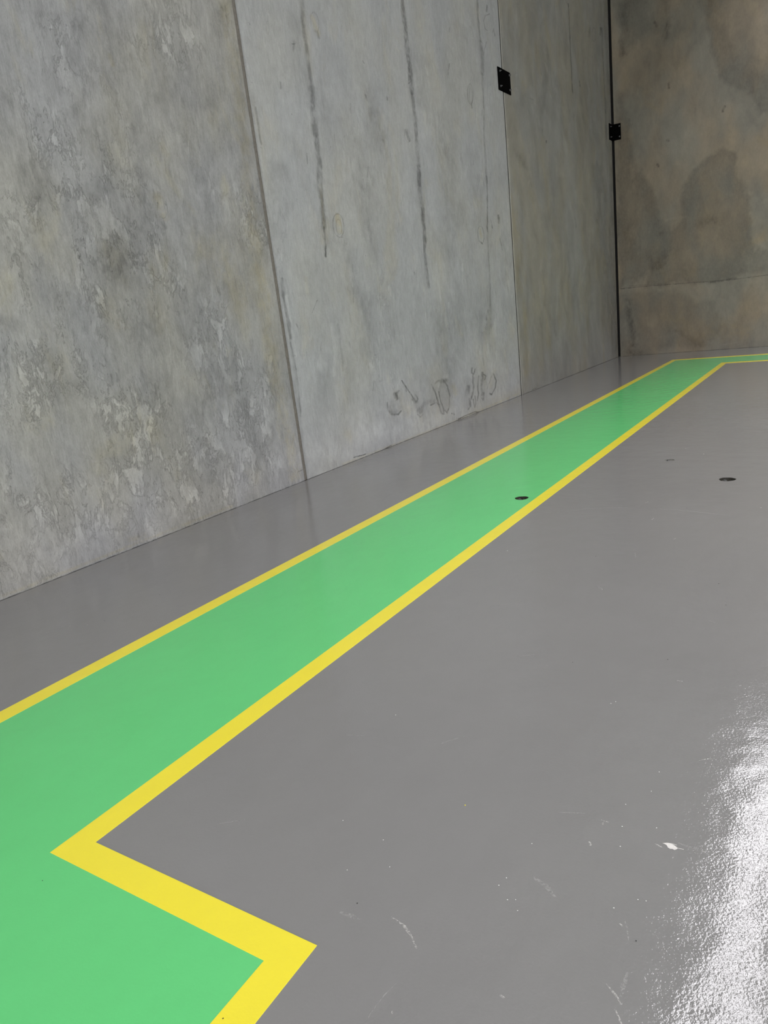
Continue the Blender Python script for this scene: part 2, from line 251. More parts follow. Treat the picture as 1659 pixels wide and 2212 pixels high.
  ('L','L',0.3169810162661639,0.0072,0.0036,0.8,[(7.499,2.152),(7.499,2.111)]),
  ('L','D',0.4470711533699793,0.0145,0.0059,0.8,[(9.72,4.615),(9.652,4.478)]),
  ('L','L',0.31848902120022315,0.0198,0.0098,0.8,[(7.84,0.83),(7.851,0.758)]),
  ('L','D',0.3484650236747867,0.0099,0.0054,0.8,[(7.053,0.817),(7.006,0.711)]),
  ('L','L',0.3722068205868687,0.0173,0.0081,0.8,[(8.43,1.501),(8.41,1.382)]),
  ('L','D',0.4569201699190267,0.0196,0.0094,0.8,[(7.55,3.883),(7.564,3.832)]),
  ('L','L',0.370732251042297,0.0208,0.009,0.8,[(9.033,4.459),(9.078,4.36)]),
  ('L','D',0.34460042682426234,0.0121,0.0071,0.8,[(6.147,1.327),(6.126,1.255)]),
  ('L','D',0.2881673740457187,0.0179,0.0087,0.8,[(7.817,3.463),(7.825,3.432)]),
  ('L','L',0.3759125292247999,0.0221,0.0084,0.8,[(10.52,5.34),(10.466,5.235)]),
  ('L','D',0.22309121141162358,0.0245,0.0092,0.8,[(10.672,4.2),(10.638,4.136)]),
  ('L','D',0.40691992202945604,0.0141,0.0081,0.8,[(6.056,3.741),(6.054,3.69)]),
  ('L','L',0.3381228898537714,0.0125,0.0065,0.8,[(7.121,3.3),(7.128,3.265)]),
  ('L','L',0.28139018959818385,0.0185,0.0086,0.8,[(8.447,2.392),(8.449,2.307)]),
  ('L','L',0.36452914030605865,0.009,0.0042,0.8,[(8.535,0.693),(8.511,0.615)]),
  ('L','L',0.23998052491265648,0.0148,0.0076,0.8,[(7.259,2.4),(7.259,2.372)]),
  ('L','L',0.4214102867756103,0.0065,0.0035,0.8,[(7.095,3.326),(7.093,3.226)]),
  ('L','L',0.28959088979513614,0.0105,0.0064,0.8,[(5.737,1.951),(5.705,1.854)]),
  ('L','L',0.2901211920096768,0.0095,0.0051,0.8,[(6.604,3.889),(6.617,3.812)]),
  ('L','L',0.3500032146778803,0.0219,0.0087,0.8,[(9.815,5.25),(9.832,5.171)]),
  ('L','D',0.23055250778956146,0.0096,0.0051,0.8,[(6.847,3.39),(6.847,3.313)]),
  ('L','D',0.2239845015184065,0.0149,0.0082,0.8,[(6.649,1.299),(6.659,1.232)]),
  ('L','D',0.35888828849251797,0.0076,0.0043,0.8,[(6.418,2.399),(6.423,2.353)]),
  ('L','L',0.22566020817963295,0.0214,0.0094,0.8,[(9.239,1.168),(9.224,1.115)]),
  ('L','L',0.30390628420005605,0.0144,0.0066,0.8,[(8.306,3.187),(8.325,3.112)]),
  ('L','D',0.3432057588024463,0.0174,0.0088,0.8,[(7.442,3.139),(7.399,3.03)]),
  ('L','L',0.2666272208816964,0.0199,0.0091,0.8,[(8.408,2.791),(8.439,2.709)]),
  ('L','L',0.46691123297989295,0.0271,0.0113,0.8,[(9.634,2.099),(9.608,2.008)]),
  ('L','D',0.6359617591291385,0.0303,0.0131,0.8,[(9.465,0.424),(9.449,0.376)]),
  ('L','D',0.3443143488734177,0.0139,0.0057,0.8,[(10.048,0.802),(10.053,0.654)]),
  ('L','D',0.4817127389753269,0.0159,0.0075,0.8,[(8.017,3.938),(8.015,3.91)]),
  ('L','D',0.30555248905897847,0.0087,0.0044,0.8,[(7.227,3.746),(7.214,3.65)]),
  ('L','D',0.44704962876607424,0.0075,0.0037,0.8,[(7.621,1.339),(7.628,1.292)]),
  ('L','L',0.3854267296059419,0.0161,0.0077,0.8,[(8.089,1.098),(8.079,1.063)]),
  ('L','D',0.21385545609435344,0.0054,0.0035,0.8,[(6.016,3.286),(6.027,3.206)]),
  ('L','L',0.2947688732081093,0.0116,0.0053,0.8,[(8.103,4.805),(8.096,4.719)]),
  ('L','D',0.4964068263667292,0.0113,0.0062,0.8,[(6.904,2.099),(6.886,2.022)]),
  ('L','L',0.2535668433672821,0.0091,0.005,0.8,[(6.572,4.536),(6.581,4.466)]),
  ('L','L',0.4659610988905883,0.0088,0.0042,0.8,[(8.033,1.491),(8.045,1.421)]),
  ('L','L',0.3382519737286683,0.012,0.0057,0.8,[(8.187,1.597),(8.207,1.534)]),
  ('L','L',0.2391097677044629,0.0078,0.0039,0.8,[(7.748,1.904),(7.742,1.869)]),
  ('L','D',0.33924296429132383,0.0075,0.0043,0.8,[(6.483,0.716),(6.495,0.636)]),
  ('L','L',0.23258883223027405,0.0162,0.0069,0.8,[(9.467,2.099),(9.498,1.968)]),
  ('L','D',0.43229120609612803,0.008,0.004,0.8,[(7.612,1.363),(7.6,1.265)]),
  ('L','D',0.3024451803599348,0.0134,0.0076,0.8,[(6.356,4.147),(6.323,4.057)]),
  ('L','L',0.37372292570631677,0.0126,0.007,0.8,[(6.107,4.038),(6.107,3.983)]),
  ('L','D',0.36633871365107207,0.0057,0.0035,0.8,[(5.571,1.6),(5.571,1.536)]),
  ('L','D',0.27263781875003057,0.0101,0.0049,0.8,[(7.983,2.576),(7.941,2.465)]),
  ('L','L',0.37983606024825495,0.016,0.0089,0.8,[(6.503,2.212),(6.484,2.125)]),
  ('L','L',0.4530808167474173,0.0213,0.0108,0.8,[(7.587,0.625),(7.565,0.559)]),
  ('L','L',0.34511626770237375,0.0151,0.0077,0.8,[(7.271,2.45),(7.29,2.373)]),
  ('L','L',0.35517616484468884,0.0205,0.0077,0.8,[(10.607,4.845),(10.618,4.805)]),
  ('L','L',0.3546854845766295,0.0252,0.0106,0.8,[(9.309,4.41),(9.288,4.351)]),
  ('L','L',0.3785675105161357,0.0222,0.0091,0.8,[(9.87,2.765),(9.885,2.647)]),
  ('L','L',0.2601872619366223,0.0253,0.01,0.8,[(10.551,0.812),(10.529,0.737)]),
  ('L','L',0.343876958716263,0.0123,0.0068,0.8,[(6.58,2.751),(6.562,2.657)]),
  ('L','L',0.4978368380383604,0.0079,0.0041,0.8,[(7.266,1.269),(7.26,1.163)]),
  ('L','D',0.46729659267092954,0.0258,0.0102,0.8,[(10.361,1.44),(10.286,1.301)]),
  ('L','D',0.43274026123871584,0.0123,0.0049,0.8,[(9.808,5.054),(9.791,5.0)]),
  ('L','D',0.45952968160440516,0.013,0.0062,0.8,[(8.24,2.006),(8.25,1.973)]),
  ('L','L',0.21083765854685252,0.0124,0.0064,0.8,[(7.154,1.747),(7.139,1.713)]),
  ('L','L',0.3457701587929568,0.0129,0.0054,0.8,[(9.26,3.7),(9.252,3.666)]),
  ('L','D',0.6277570705956095,0.0111,0.0055,0.8,[(7.751,0.664),(7.747,0.593)]),
  ('L','L',0.48238626353599673,0.0116,0.0058,0.8,[(7.476,3.021),(7.453,2.947)]),
  ('L','L',0.4832659277455248,0.0243,0.0108,0.8,[(9.089,1.601),(9.096,1.536)]),
  ('L','L',0.23398881554651785,0.0097,0.0059,0.8,[(5.655,0.894),(5.65,0.841)]),
  ('L','D',0.39375031511262315,0.0151,0.0081,0.8,[(6.84,1.794),(6.834,1.708)]),
  ('L','D',0.4795532246525168,0.0068,0.0038,0.8,[(6.332,3.155),(6.316,3.06)]),
  ('L','L',0.13041650255464657,0.1141,0.0615,1,[(6.794,1.591),(6.798,1.322)]),
  ('L','D',0.16590025262347186,0.2822,0.1218,1,[(9.281,1.527),(9.374,1.07)]),
  ('L','D',0.08641673970747606,0.0969,0.0484,1,[(7.306,3.349),(7.375,3.174)]),
  ('L','D',0.19340520209372536,0.1991,0.0856,1,[(8.89,2.437),(9.083,2.297)]),
  ('L','D',0.11245850168775215,0.0992,0.0525,1,[(7.329,0.372),(7.303,-0.045)]),
  ('L','D',0.1480510119348663,0.2493,0.1048,1,[(9.398,3.957),(9.436,3.467)]),
  ('L','D',0.17578347670463185,0.1247,0.0729,1,[(6.072,2.037),(6.09,1.891)]),
  ('L','D',0.08361049459185942,0.3309,0.1284,1,[(10.23,3.195),(10.418,2.666)]),
  ('L','L',0.11715260085491112,0.1503,0.0775,1,[(7.171,2.244),(7.214,1.898)]),
  ('L','D',0.15216367678983686,0.3102,0.1248,1,[(10.152,1.683),(10.126,1.194)]),
  ('L','L',0.1550024081413747,0.1433,0.0628,1,[(8.704,2.534),(8.872,2.342)]),
  ('L','D',0.09338883152544905,0.1855,0.0799,1,[(9.278,0.405),(9.453,0.175)]),
  ('L','D',0.08306205394259186,0.185,0.0882,1,[(7.978,4.115),(8.046,3.864)]),
  ('L','D',0.1844612911437184,0.1309,0.0774,1,[(5.896,2.943),(5.861,2.611)]),
  ('L','L',0.08959670669411389,0.2772,0.1329,1,[(7.943,0.589),(8.135,0.357)]),
  ('L','L',0.17082193096359619,0.1132,0.0658,1,[(6.161,3.429),(6.181,3.338)]),
  ('L','D',0.12697930171830063,0.1134,0.065,1,[(6.214,3.435),(6.173,3.102)]),
  ('L','D',0.13572863709114336,0.1608,0.0891,1,[(6.476,2.468),(6.528,2.321)]),
  ('L','D',0.18185456040886627,0.2462,0.0988,1,[(10.13,1.409),(10.23,1.079)]),
  ('L','D',0.17398163143065282,0.1866,0.0724,1,[(10.625,0.911),(10.784,0.656)]),
  ('L','D',0.14043831244254928,0.1476,0.0791,1,[(6.74,3.612),(6.728,3.339)]),
  ('L','D',0.1283729256224838,0.1319,0.0627,1,[(7.773,3.716),(7.744,3.376)]),
  ('L','D',0.08319958201851259,0.1956,0.1012,1,[(6.969,4.102),(7.006,3.995)]),
  ('L','L',0.09393793584080852,0.2343,0.1085,1,[(7.951,3.82),(8.01,3.454)]),
  ('L','D',0.1747118141647448,0.1951,0.1121,1,[(6.393,0.591),(6.429,0.28)]),
  ('L','D',0.11804531552825798,0.065,0.0374,1,[(5.937,2.956),(5.989,2.852)]),
  ('L','L',0.09086413206375366,0.1303,0.0572,1,[(8.787,4.197),(8.816,4.08)]),
  ('L','D',0.18798375723407912,0.2402,0.1143,1,[(8.275,0.67),(8.327,0.34)]),
  ('L','D',0.11656676180801993,0.1627,0.0856,1,[(6.936,1.829),(7.085,1.693)]),
  ('L','D',0.14089741473483747,0.1428,0.0795,1,[(6.518,1.101),(6.546,0.722)]),
  ('L','L',0.12630367413370963,0.2163,0.1148,1,[(7.012,1.099),(7.068,0.92)]),
  ('L','D',0.1735358199799707,0.227,0.0945,1,[(9.671,2.824),(9.755,2.637)]),
  ('L','L',0.1636316439987417,0.2981,0.1312,1,[(8.965,2.017),(8.99,1.827)]),
  ('L','D',0.17101417335140037,0.2508,0.1127,1,[(8.961,0.969),(8.992,0.737)]),
  ('L','L',0.18467096184031268,0.2349,0.096,1,[(9.78,1.824),(9.976,1.356)]),
  ('L','D',0.10338098442494842,0.1882,0.0971,1,[(7.103,2.941),(7.229,2.743)]),
  ('L','L',0.10524786434235006,0.1687,0.0899,1,[(6.937,2.63),(7.023,2.225)]),
  ('L','D',0.10759095903113669,0.1711,0.1035,1,[(5.813,0.671),(5.806,0.387)]),
  ('L','L',0.11826995115456687,0.2125,0.1126,1,[(7.141,1.321),(7.244,1.034)]),
  ('L','D',0.15177806439160813,0.257,0.1128,1,[(8.871,4.471),(8.845,4.025)]),
  ('L','D',0.11118536811742519,0.0782,0.0622,1,[(3.741,3.477),(3.726,3.353)]),
  ('L','D',0.13640038717117106,0.0926,0.0669,1,[(4.357,0.453),(4.393,0.342)]),
  ('L','D',0.10883825195110164,0.0978,0.0617,1,[(5.476,2.355),(5.422,2.166)]),
  ('L','D',0.18550451762984535,0.0737,0.0651,1,[(3.148,2.617),(3.152,2.537)]),
  ('L','L',0.10998338427382348,0.0708,0.0436,1,[(5.285,3.957),(5.378,3.883)]),
  ('L','D',0.12525219368293602,0.0803,0.0598,1,[(4.198,3.656),(4.13,3.578)]),
  ('L','D',0.2103883759645862,0.0884,0.0615,1,[(4.892,1.006),(4.817,0.776)]),
  ('L','D',0.205119503351183,0.1362,0.0954,1,[(4.747,-0.032),(4.7,-0.196)]),
  ('L','D',0.10584195692047542,0.023,0.0222,1,[(2.528,0.564),(2.536,0.483)]),
  ('L','D',0.10727410632614719,0.041,0.0317,1,[(3.896,1.546),(3.885,1.505)]),
  ('L','D',0.10001401897125417,0.0603,0.0443,1,[(4.191,3.255),(4.238,3.159)]),
  ('L','L',0.11980819058937177,0.044,0.0379,1,[(3.29,2.146),(3.301,2.018)]),
  ('L','D',0.1463742322745298,0.147,0.0942,1,[(5.481,2.413),(5.354,2.177)]),
  ('L','D',0.20415357835815773,0.0787,0.059,1,[(3.89,3.771),(3.841,3.696)]),
  ('L','D',0.16807024161756673,0.0483,0.0308,1,[(5.423,4.217),(5.26,3.979)]),
  ('L','D',0.1296852482639294,0.065,0.065,1,[(2.446,0.493),(2.401,0.387)]),
  ('L','D',0.14053000782893263,0.051,0.0382,1,[(4.21,3.104),(4.099,2.971)]),
  ('L','D',0.1740763894639744,0.0488,0.0416,1,[(3.212,2.735),(3.222,2.659)]),
  ('L','L',0.10318348070798303,0.0623,0.0529,1,[(3.316,3.609),(3.283,3.45)]),
  ('L','D',0.15123622629851521,0.1064,0.0783,1,[(4.334,0.6),(4.322,0.505)]),
  ('L','L',0.08845956538302009,0.0714,0.0575,1,[(3.627,3.747),(3.594,3.64)]),
  ('L','L',0.1521340800674249,0.0656,0.0474,1,[(4.348,0.509),(4.352,0.406)]),
  ('L','L',0.09421933976665427,0.065,0.0554,1,[(3.319,3.297),(3.294,3.228)]),
  ('L','L',0.1017426857412686,0.0425,0.0347,1,[(3.585,2.869),(3.565,2.776)]),
  ('L','L',0.16574490337278153,0.0364,0.0251,1,[(4.703,0.59),(4.683,0.434)]),
  ('L','L',0.18552504530271396,0.0467,0.0342,1,[(4.163,2.946),(4.14,2.899)]),
  ('L','L',0.14269820069754263,0.0356,0.0311,1,[(2.941,2.146),(2.889,2.023)]),
  ('L','D',0.11792426086955334,0.1483,0.093,1,[(5.515,2.575),(5.607,2.475)]),
  ('L','D',0.1384306652473759,0.0554,0.0412,1,[(3.914,2.91),(3.953,2.805)]),
  ('L','L',0.1536749621936585,0.1207,0.078,1,[(5.19,0.952),(5.236,0.761)]),
  ('L','D',0.21641028266075135,0.1061,0.0654,1,[(5.468,4.247),(5.399,4.023)]),
  ('L','L',0.08659919473865504,0.0452,0.0334,1,[(4.085,2.902),(4.152,2.854)]),
  ('L','D',0.17444364648807767,0.1065,0.0659,1,[(5.613,3.56),(5.511,3.496)]),
  ('L','D',0.17081062298399982,0.0448,0.0296,1,[(5.088,3.48),(4.977,3.335)]),
  ('L','D',0.14065891649261952,0.0311,0.0258,1,[(3.418,3.076),(3.34,3.022)]),
  ('L','D',0.12933860936242933,0.0732,0.0624,1,[(3.27,2.794),(3.197,2.732)]),
  ('L','D',0.11443259722740154,0.0759,0.051,1,[(4.823,-0.302),(4.9,-0.487)]),
  ('L','D',0.18352203345560958,0.0805,0.0537,1,[(4.763,2.88),(4.811,2.769)]),
  ('L','D',0.14192021430191018,0.0644,0.0509,1,[(3.708,1.955),(3.746,1.888)]),
  ('L','L',0.105123984680347,0.1051,0.0828,1,[(3.799,0.311),(3.844,0.226)]),
  ('L','D',0.16450214786061712,0.0263,0.0202,1,[(3.682,3.156),(3.685,3.1)]),
  ('L','D',0.1911611269151841,0.1143,0.0777,1,[(4.522,3.453),(4.527,3.335)]),
  ('L','L',0.16132489563350932,0.0648,0.0421,1,[(5.197,3.836),(5.199,3.764)]),
  ('L','L',0.12453794839045158,0.0513,0.0406,1,[(3.806,1.853),(3.773,1.653)]),
  ('L','D',0.12015113485348528,0.1401,0.0949,1,[(4.968,0.361),(4.895,0.305)]),
  ('L','D',0.18203911431386216,0.0432,0.0351,1,[(3.754,1.182),(3.723,1.103)]),
  ('L','D',0.2181143370780736,0.0505,0.0446,1,[(3.266,2.664),(3.227,2.544)]),
  ('L','L',0.18883729816056144,0.023,0.0196,1,[(3.063,2.352),(3.088,2.268)]),
  ('L','D',0.08774870616807519,0.0942,0.0585,1,[(5.706,2.725),(5.559,2.528)]),
  ('L','D',0.1220846126384269,0.0593,0.0463,1,[(3.643,1.872),(3.602,1.779)]),
  ('L','L',0.14931469574919132,0.0532,0.0419,1,[(4.021,0.515),(3.914,0.488)]),
  ('L','D',0.12489022285434251,0.0319,0.0308,1,[(2.53,0.825),(2.446,0.732)]),
  ('L','L',0.1309579491315605,0.1164,0.0746,1,[(5.284,1.93),(5.341,1.844)]),
  ('L','L',0.20319700978615707,0.0479,0.0405,1,[(3.5,1.789),(3.451,1.614)]),
  ('L','D',0.16383888053563578,0.0281,0.0216,1,[(3.742,3.207),(3.647,3.111)]),
  ('L','D',0.14617298929679448,0.0245,0.0237,1,[(2.59,1.0),(2.522,0.886)]),
  ('L','D',0.14106929898388923,0.0349,0.0275,1,[(3.758,0.246),(3.805,0.056)]),
  ('L','L',0.21884889859674322,0.0227,0.0193,1,[(3.078,2.298),(2.987,2.198)]),
  ('L','L',0.1264204243584317,0.0532,0.0441,1,[(3.396,0.58),(3.362,0.392)]),
  ('L','D',0.0872650503350728,0.0543,0.0455,1,[(3.368,2.479),(3.399,2.374)]),
  ('L','D',0.2080587830782994,0.0247,0.0085,0.8,[(12.306,1.614),(12.315,1.407)]),
  ('L','L',0.3153623114537556,0.0315,0.0093,0.8,[(14.264,4.808),(14.302,4.719)]),
  ('L','D',0.2954816787160591,0.0229,0.0078,0.8,[(12.507,1.198),(12.528,1.043)]),
  ('L','L',0.36438508987877805,0.0332,0.0111,0.8,[(12.621,1.423),(12.65,1.323)]),
  ('L','L',0.30740831977484573,0.023,0.008,0.8,[(11.906,3.709),(11.913,3.528)]),
  ('L','L',0.1799326310459273,0.0351,0.0112,0.8,[(12.714,5.476),(12.736,5.369)]),
  ('L','D',0.2317442396632528,0.0187,0.0061,0.8,[(12.765,5.074),(12.776,4.889)]),
  ('L','D',0.25032885776258734,0.0301,0.0089,0.8,[(14.66,2.177),(14.702,2.074)]),
  ('L','L',0.3914314268905802,0.0317,0.0102,0.8,[(12.87,4.701),(12.899,4.618)]),
  ('L','D',0.21137286402839642,0.0319,0.0099,0.8,[(13.192,5.224),(13.222,5.14)]),
  ('L','D',0.3209927949142738,0.0345,0.0101,0.8,[(14.71,2.932),(14.741,2.755)]),
  ('L','L',0.2605851556629085,0.0158,0.0048,0.8,[(13.768,5.311),(13.787,5.131)]),
  ('L','L',0.1941166055732825,0.0387,0.0106,0.8,[(15.988,3.774),(16.033,3.626)]),
  ('L','L',0.39653009788191657,0.0252,0.0077,0.8,[(13.939,4.173),(13.954,3.946)]),
  ('L','L',0.2547947822862715,0.0403,0.0119,0.8,[(14.063,5.359),(14.1,5.284)]),
  ('L','D',0.36270937341810994,0.0263,0.0083,0.8,[(13.118,4.289),(13.14,4.148)]),
  ('L','L',0.1604643135942704,0.0323,0.0087,0.8,[(16.049,4.061),(16.088,3.872)]),
  ('L','L',0.2982210723734423,0.0352,0.0105,0.8,[(14.353,2.346),(14.38,2.152)]),
  ('L','L',0.3589908233353229,0.0327,0.0105,0.8,[(12.989,4.407),(13.017,4.308)]),
  ('L','L',0.3409941404139006,0.0207,0.0074,0.8,[(11.489,2.432),(11.507,2.319)]),
  ('L','D',0.2906273782887763,0.0219,0.0072,0.8,[(12.536,4.485),(12.566,4.418)]),
  ('L','L',0.2714836894954291,0.0322,0.0095,0.8,[(14.313,4.617),(14.344,4.481)]),
  ('L','L',0.1767263012451304,0.0219,0.0058,0.8,[(16.26,3.382),(16.305,3.216)]),
  ('L','D',0.17978884074984178,0.0264,0.0087,0.8,[(12.436,3.387),(12.466,3.313)]),
  ('L','L',0.2493273971121635,0.0158,0.005,0.8,[(13.246,3.163),(13.277,3.057)]),
  ('L','D',0.20293712755286758,0.0163,0.0055,0.8,[(12.541,0.951),(12.566,0.82)]),
  ('L','L',0.19652081106732114,0.026,0.0087,0.8,[(12.325,4.079),(12.344,3.949)]),
  ('L','L',0.3476994599171649,0.0308,0.0099,0.8,[(12.678,4.874),(12.688,4.685)]),
  ('L','D',0.20634238568013577,0.0226,0.0079,0.8,[(11.818,2.306),(11.822,2.094)]),
  ('L','D',0.16065687586959454,0.0267,0.0089,0.8,[(12.768,1.983),(12.776,1.75)]),
  ('L','L',0.35,0.4709,0.2334,1,[(5.477,0.206),(6.472,0.242),(7.936,0.247),(10.964,0.247)]),  # brighter light low on the wall, painted as a pale band
  ('L','L',0.22,0.8286,0.3795,1,[(5.653,0.643),(6.936,0.635),(8.668,0.743),(10.856,0.699)]),  # wider, fainter part of the painted low light
  ('L','L',0.25,0.2208,0.1702,1,[(2.425,0.181),(3.07,0.164),(3.978,0.152),(5.184,0.181)]),  # painted low light along the foot of the first panel
]

SCUFFS = [
  (0.50,0.0024,[(-0.411, 1.766), (-0.394, 1.76), (-0.386, 1.755)]),
  (0.90,0.0018,[(-0.393, 1.776), (-0.382, 1.777)]),
  (0.22,0.0048,[(-0.354, 1.792), (-0.312, 1.791), (-0.288, 1.79)]),
  (0.50,0.0018,[(-0.294, 1.785), (-0.284, 1.788)]),
  (0.40,0.0018,[(-0.309, 1.773), (-0.299, 1.772)]),
  (0.35,0.0036,[(-0.953, 1.226), (-0.927, 1.22), (-0.903, 1.214), (-0.877, 1.198), (-0.856, 1.18), (-0.842, 1.169)]),
  (0.20,0.0018,[(-0.839, 1.064), (-0.848, 1.026), (-0.852, 0.973), (-0.848, 0.948)]),
  (0.14,0.0072,[(-0.673, 1.509), (-0.628, 1.491), (-0.593, 1.464)]),
  (0.18,0.0072,[(-1.084, 1.18), (-1.02, 1.185)]),
  (0.35,0.0030,[(-0.426, 1.453), (-0.416, 1.446)]),
  (0.25,0.0024,[(-0.416, 1.466), (-0.399, 1.428), (-0.394, 1.413)]),
  (0.30,0.0036,[(-0.409, 1.277), (-0.383, 1.258), (-0.367, 1.241)]),
  (0.25,0.0054,[(-0.373, 1.256), (-0.374, 1.301), (-0.376, 1.326)]),
  (0.40,0.0030,[(-0.375, 1.224), (-0.365, 1.21), (-0.354, 1.197)]),
  (0.50,0.0036,[(-0.611, 1.144), (-0.599, 1.142)]),
  (0.30,0.0036,[(-0.812, 0.999), (-0.805, 0.997)]),
  (0.30,0.0042,[(-0.577, 1.699), (-0.566, 1.684)]),
  (0.35,0.0036,[(-1.234, 5.202), (-1.217, 5.241)]),
  (0.50,0.0042,[(-1.095, 4.806), (-1.092, 4.85)]),
  (0.25,0.0036,[(-1.041, 4.139), (-1.019, 4.061)]),
  (0.20,0.0060,[(-1.797, 4.834), (-1.588, 5.013), (-1.246, 5.089)]),
  (0.12,0.0060,[(-1.246, 5.089), (-0.9, 5.049), (-0.605, 4.977)]),
  (0.16,0.0030,[(-1.317, 4.217), (-1.31, 4.292)]),
  (0.20,0.0042,[(-1.538, 3.161), (-1.453, 3.218), (-1.371, 3.268)]),
  (0.20,0.0030,[(-1.199, 2.687), (-1.112, 2.74)]),
  (0.15,0.0030,[(-1.195, 1.974), (-1.136, 2.045)]),
  (0.20,0.0030,[(-1.198, 1.963), (-1.173, 2.005)]),
  (0.30,0.0024,[(-0.57, 1.804), (-0.559, 1.776)]),
  (0.25,0.0024,[(-0.697, 1.782), (-0.621, 1.811)]),
  (0.30,0.0024,[(-0.565, 1.8), (-0.549, 1.801)]),
  (0.50,0.0030,[(-3.801, 2.087), (-3.799, 2.101)]),
  (0.35,0.0024,[(-3.742, 2.191), (-3.738, 2.212)]),
  (0.15,0.0048,[(-3.805, 2.125), (-3.753, 2.174)]),
  (0.30,0.0024,[(-3.648, 2.247), (-3.64, 2.257)]),
  (0.25,0.0060,[(-4.289, 2.522), (-4.286, 2.572)]),
  (0.20,0.0030,[(-1.657, 1.299), (-1.586, 1.354)]),
  (0.35,0.0024,[(-0.368, 2.203), (-0.344, 2.224), (-0.33, 2.227)]),
  (0.30,0.0030,[(-0.883, 4.429), (-0.876, 4.449)]),
  (0.40,0.0024,[(-1.054, 2.656), (-1.044, 2.651)]),
  (0.30,0.0048,[(-0.533, 2.703), (-0.512, 2.703)]),
  (0.20,0.0036,[(-0.516, 3.303), (-0.48, 3.287)]),
  (0.18,0.0084,[(-1.103, 3.582), (-1.062, 3.526), (-1.075, 3.556)]),
  (0.25,0.0030,[(-1.743, 1.768), (-1.733, 1.782)]),
  (0.25,0.0030,[(-1.57, 1.877), (-1.467, 1.912)]),
]
LIGHT_SPECKS = [(-0.469, 2.094), (-0.47, 1.988), (-0.524, 1.897), (-0.509, 1.797), (-0.42, 1.83), (-0.493, 1.715), (-0.404, 1.546), (-0.385, 1.55), (-0.451, 1.494), (-0.706, 2.465), (-1.123, 1.459), (-1.048, 1.374), (-0.719, 1.625), (-0.734, 1.474), (-0.742, 1.441), (-0.702, 1.405), (-0.683, 1.414), (-0.665, 1.383), (-1.3, 7.104), (-1.104, 6.861), (-0.482, 5.194), (-1.792, 4.0), (-0.317, 1.983), (-0.345, 2.221), (-0.719, 2.446), (-1.287, 1.48), (-1.153, 1.312), (-1.452, 2.073)]
DARK_SPECKS = [(-0.93, 5.114), (-1.24, 4.025), (-0.534, 3.766), (-0.465, 3.501), (-0.6, 2.865), (-0.954, 2.714), (-1.975, 0.885), (-1.058, 1.224), (-0.378, 1.419), (-3.922, 3.81), (-3.588, 2.732), (-3.592, 2.325), (-3.539, 6.727), (-1.151, 0.809)]
YELLOW_SPECK = (-.968, 1.699)
CHIP = [(-0.3922, 1.7753), (-0.3823, 1.7815), (-0.3738, 1.7836), (-0.3645, 1.7811), (-0.3578, 1.777), (-0.3512, 1.7728), (-0.353, 1.7673), (-0.3577, 1.7616), (-0.3639, 1.7635), (-0.3693, 1.761), (-0.3758, 1.764), (-0.3803, 1.7716), (-0.3868, 1.7746)]


# ------------------------------------------------------------------ helpers
def link(name, me, mats=(), parent=None, kind=None):
    o = bpy.data.objects.new(name, me); COL.objects.link(o)
    for m in mats: me.materials.append(m)
    if parent: o.parent = parent
    if kind: o['kind'] = kind
    return o

def empty(name, loc, label, cat, group=None):
    o = bpy.data.objects.new(name, None); COL.objects.link(o); o.location = loc
    o.empty_display_size = .1
    o['label'] = label; o['category'] = cat
    if group: o['group'] = group
    return o

def box_bm(bm, lo, hi, skip=()):
    x0, y0, z0 = lo; x1, y1, z1 = hi
    v = [bm.verts.new(c) for c in ((x0,y0,z0),(x1,y0,z0),(x1,y1,z0),(x0,y1,z0),(x0,y0,z1),(x1,y0,z1),(x1,y1,z1),(x0,y1,z1))]
    fs = {'-z':(3,2,1,0),'+z':(4,5,6,7),'-y':(0,1,5,4),'+y':(2,3,7,6),'-x':(3,0,4,7),'+x':(1,2,6,5)}
    for k, q in fs.items():
        if k not in skip: bm.faces.new([v[i] for i in q])

def bm_obj(name, bm, mats, parent=None, kind=None, smooth=False):
    me = bpy.data.meshes.new(name)
    bmesh.ops.recalc_face_normals(bm, faces=bm.faces)
    bm.to_mesh(me); bm.free()
    if smooth:
        for p in me.polygons: p.use_smooth = True
    return link(name, me, mats, parent, kind)

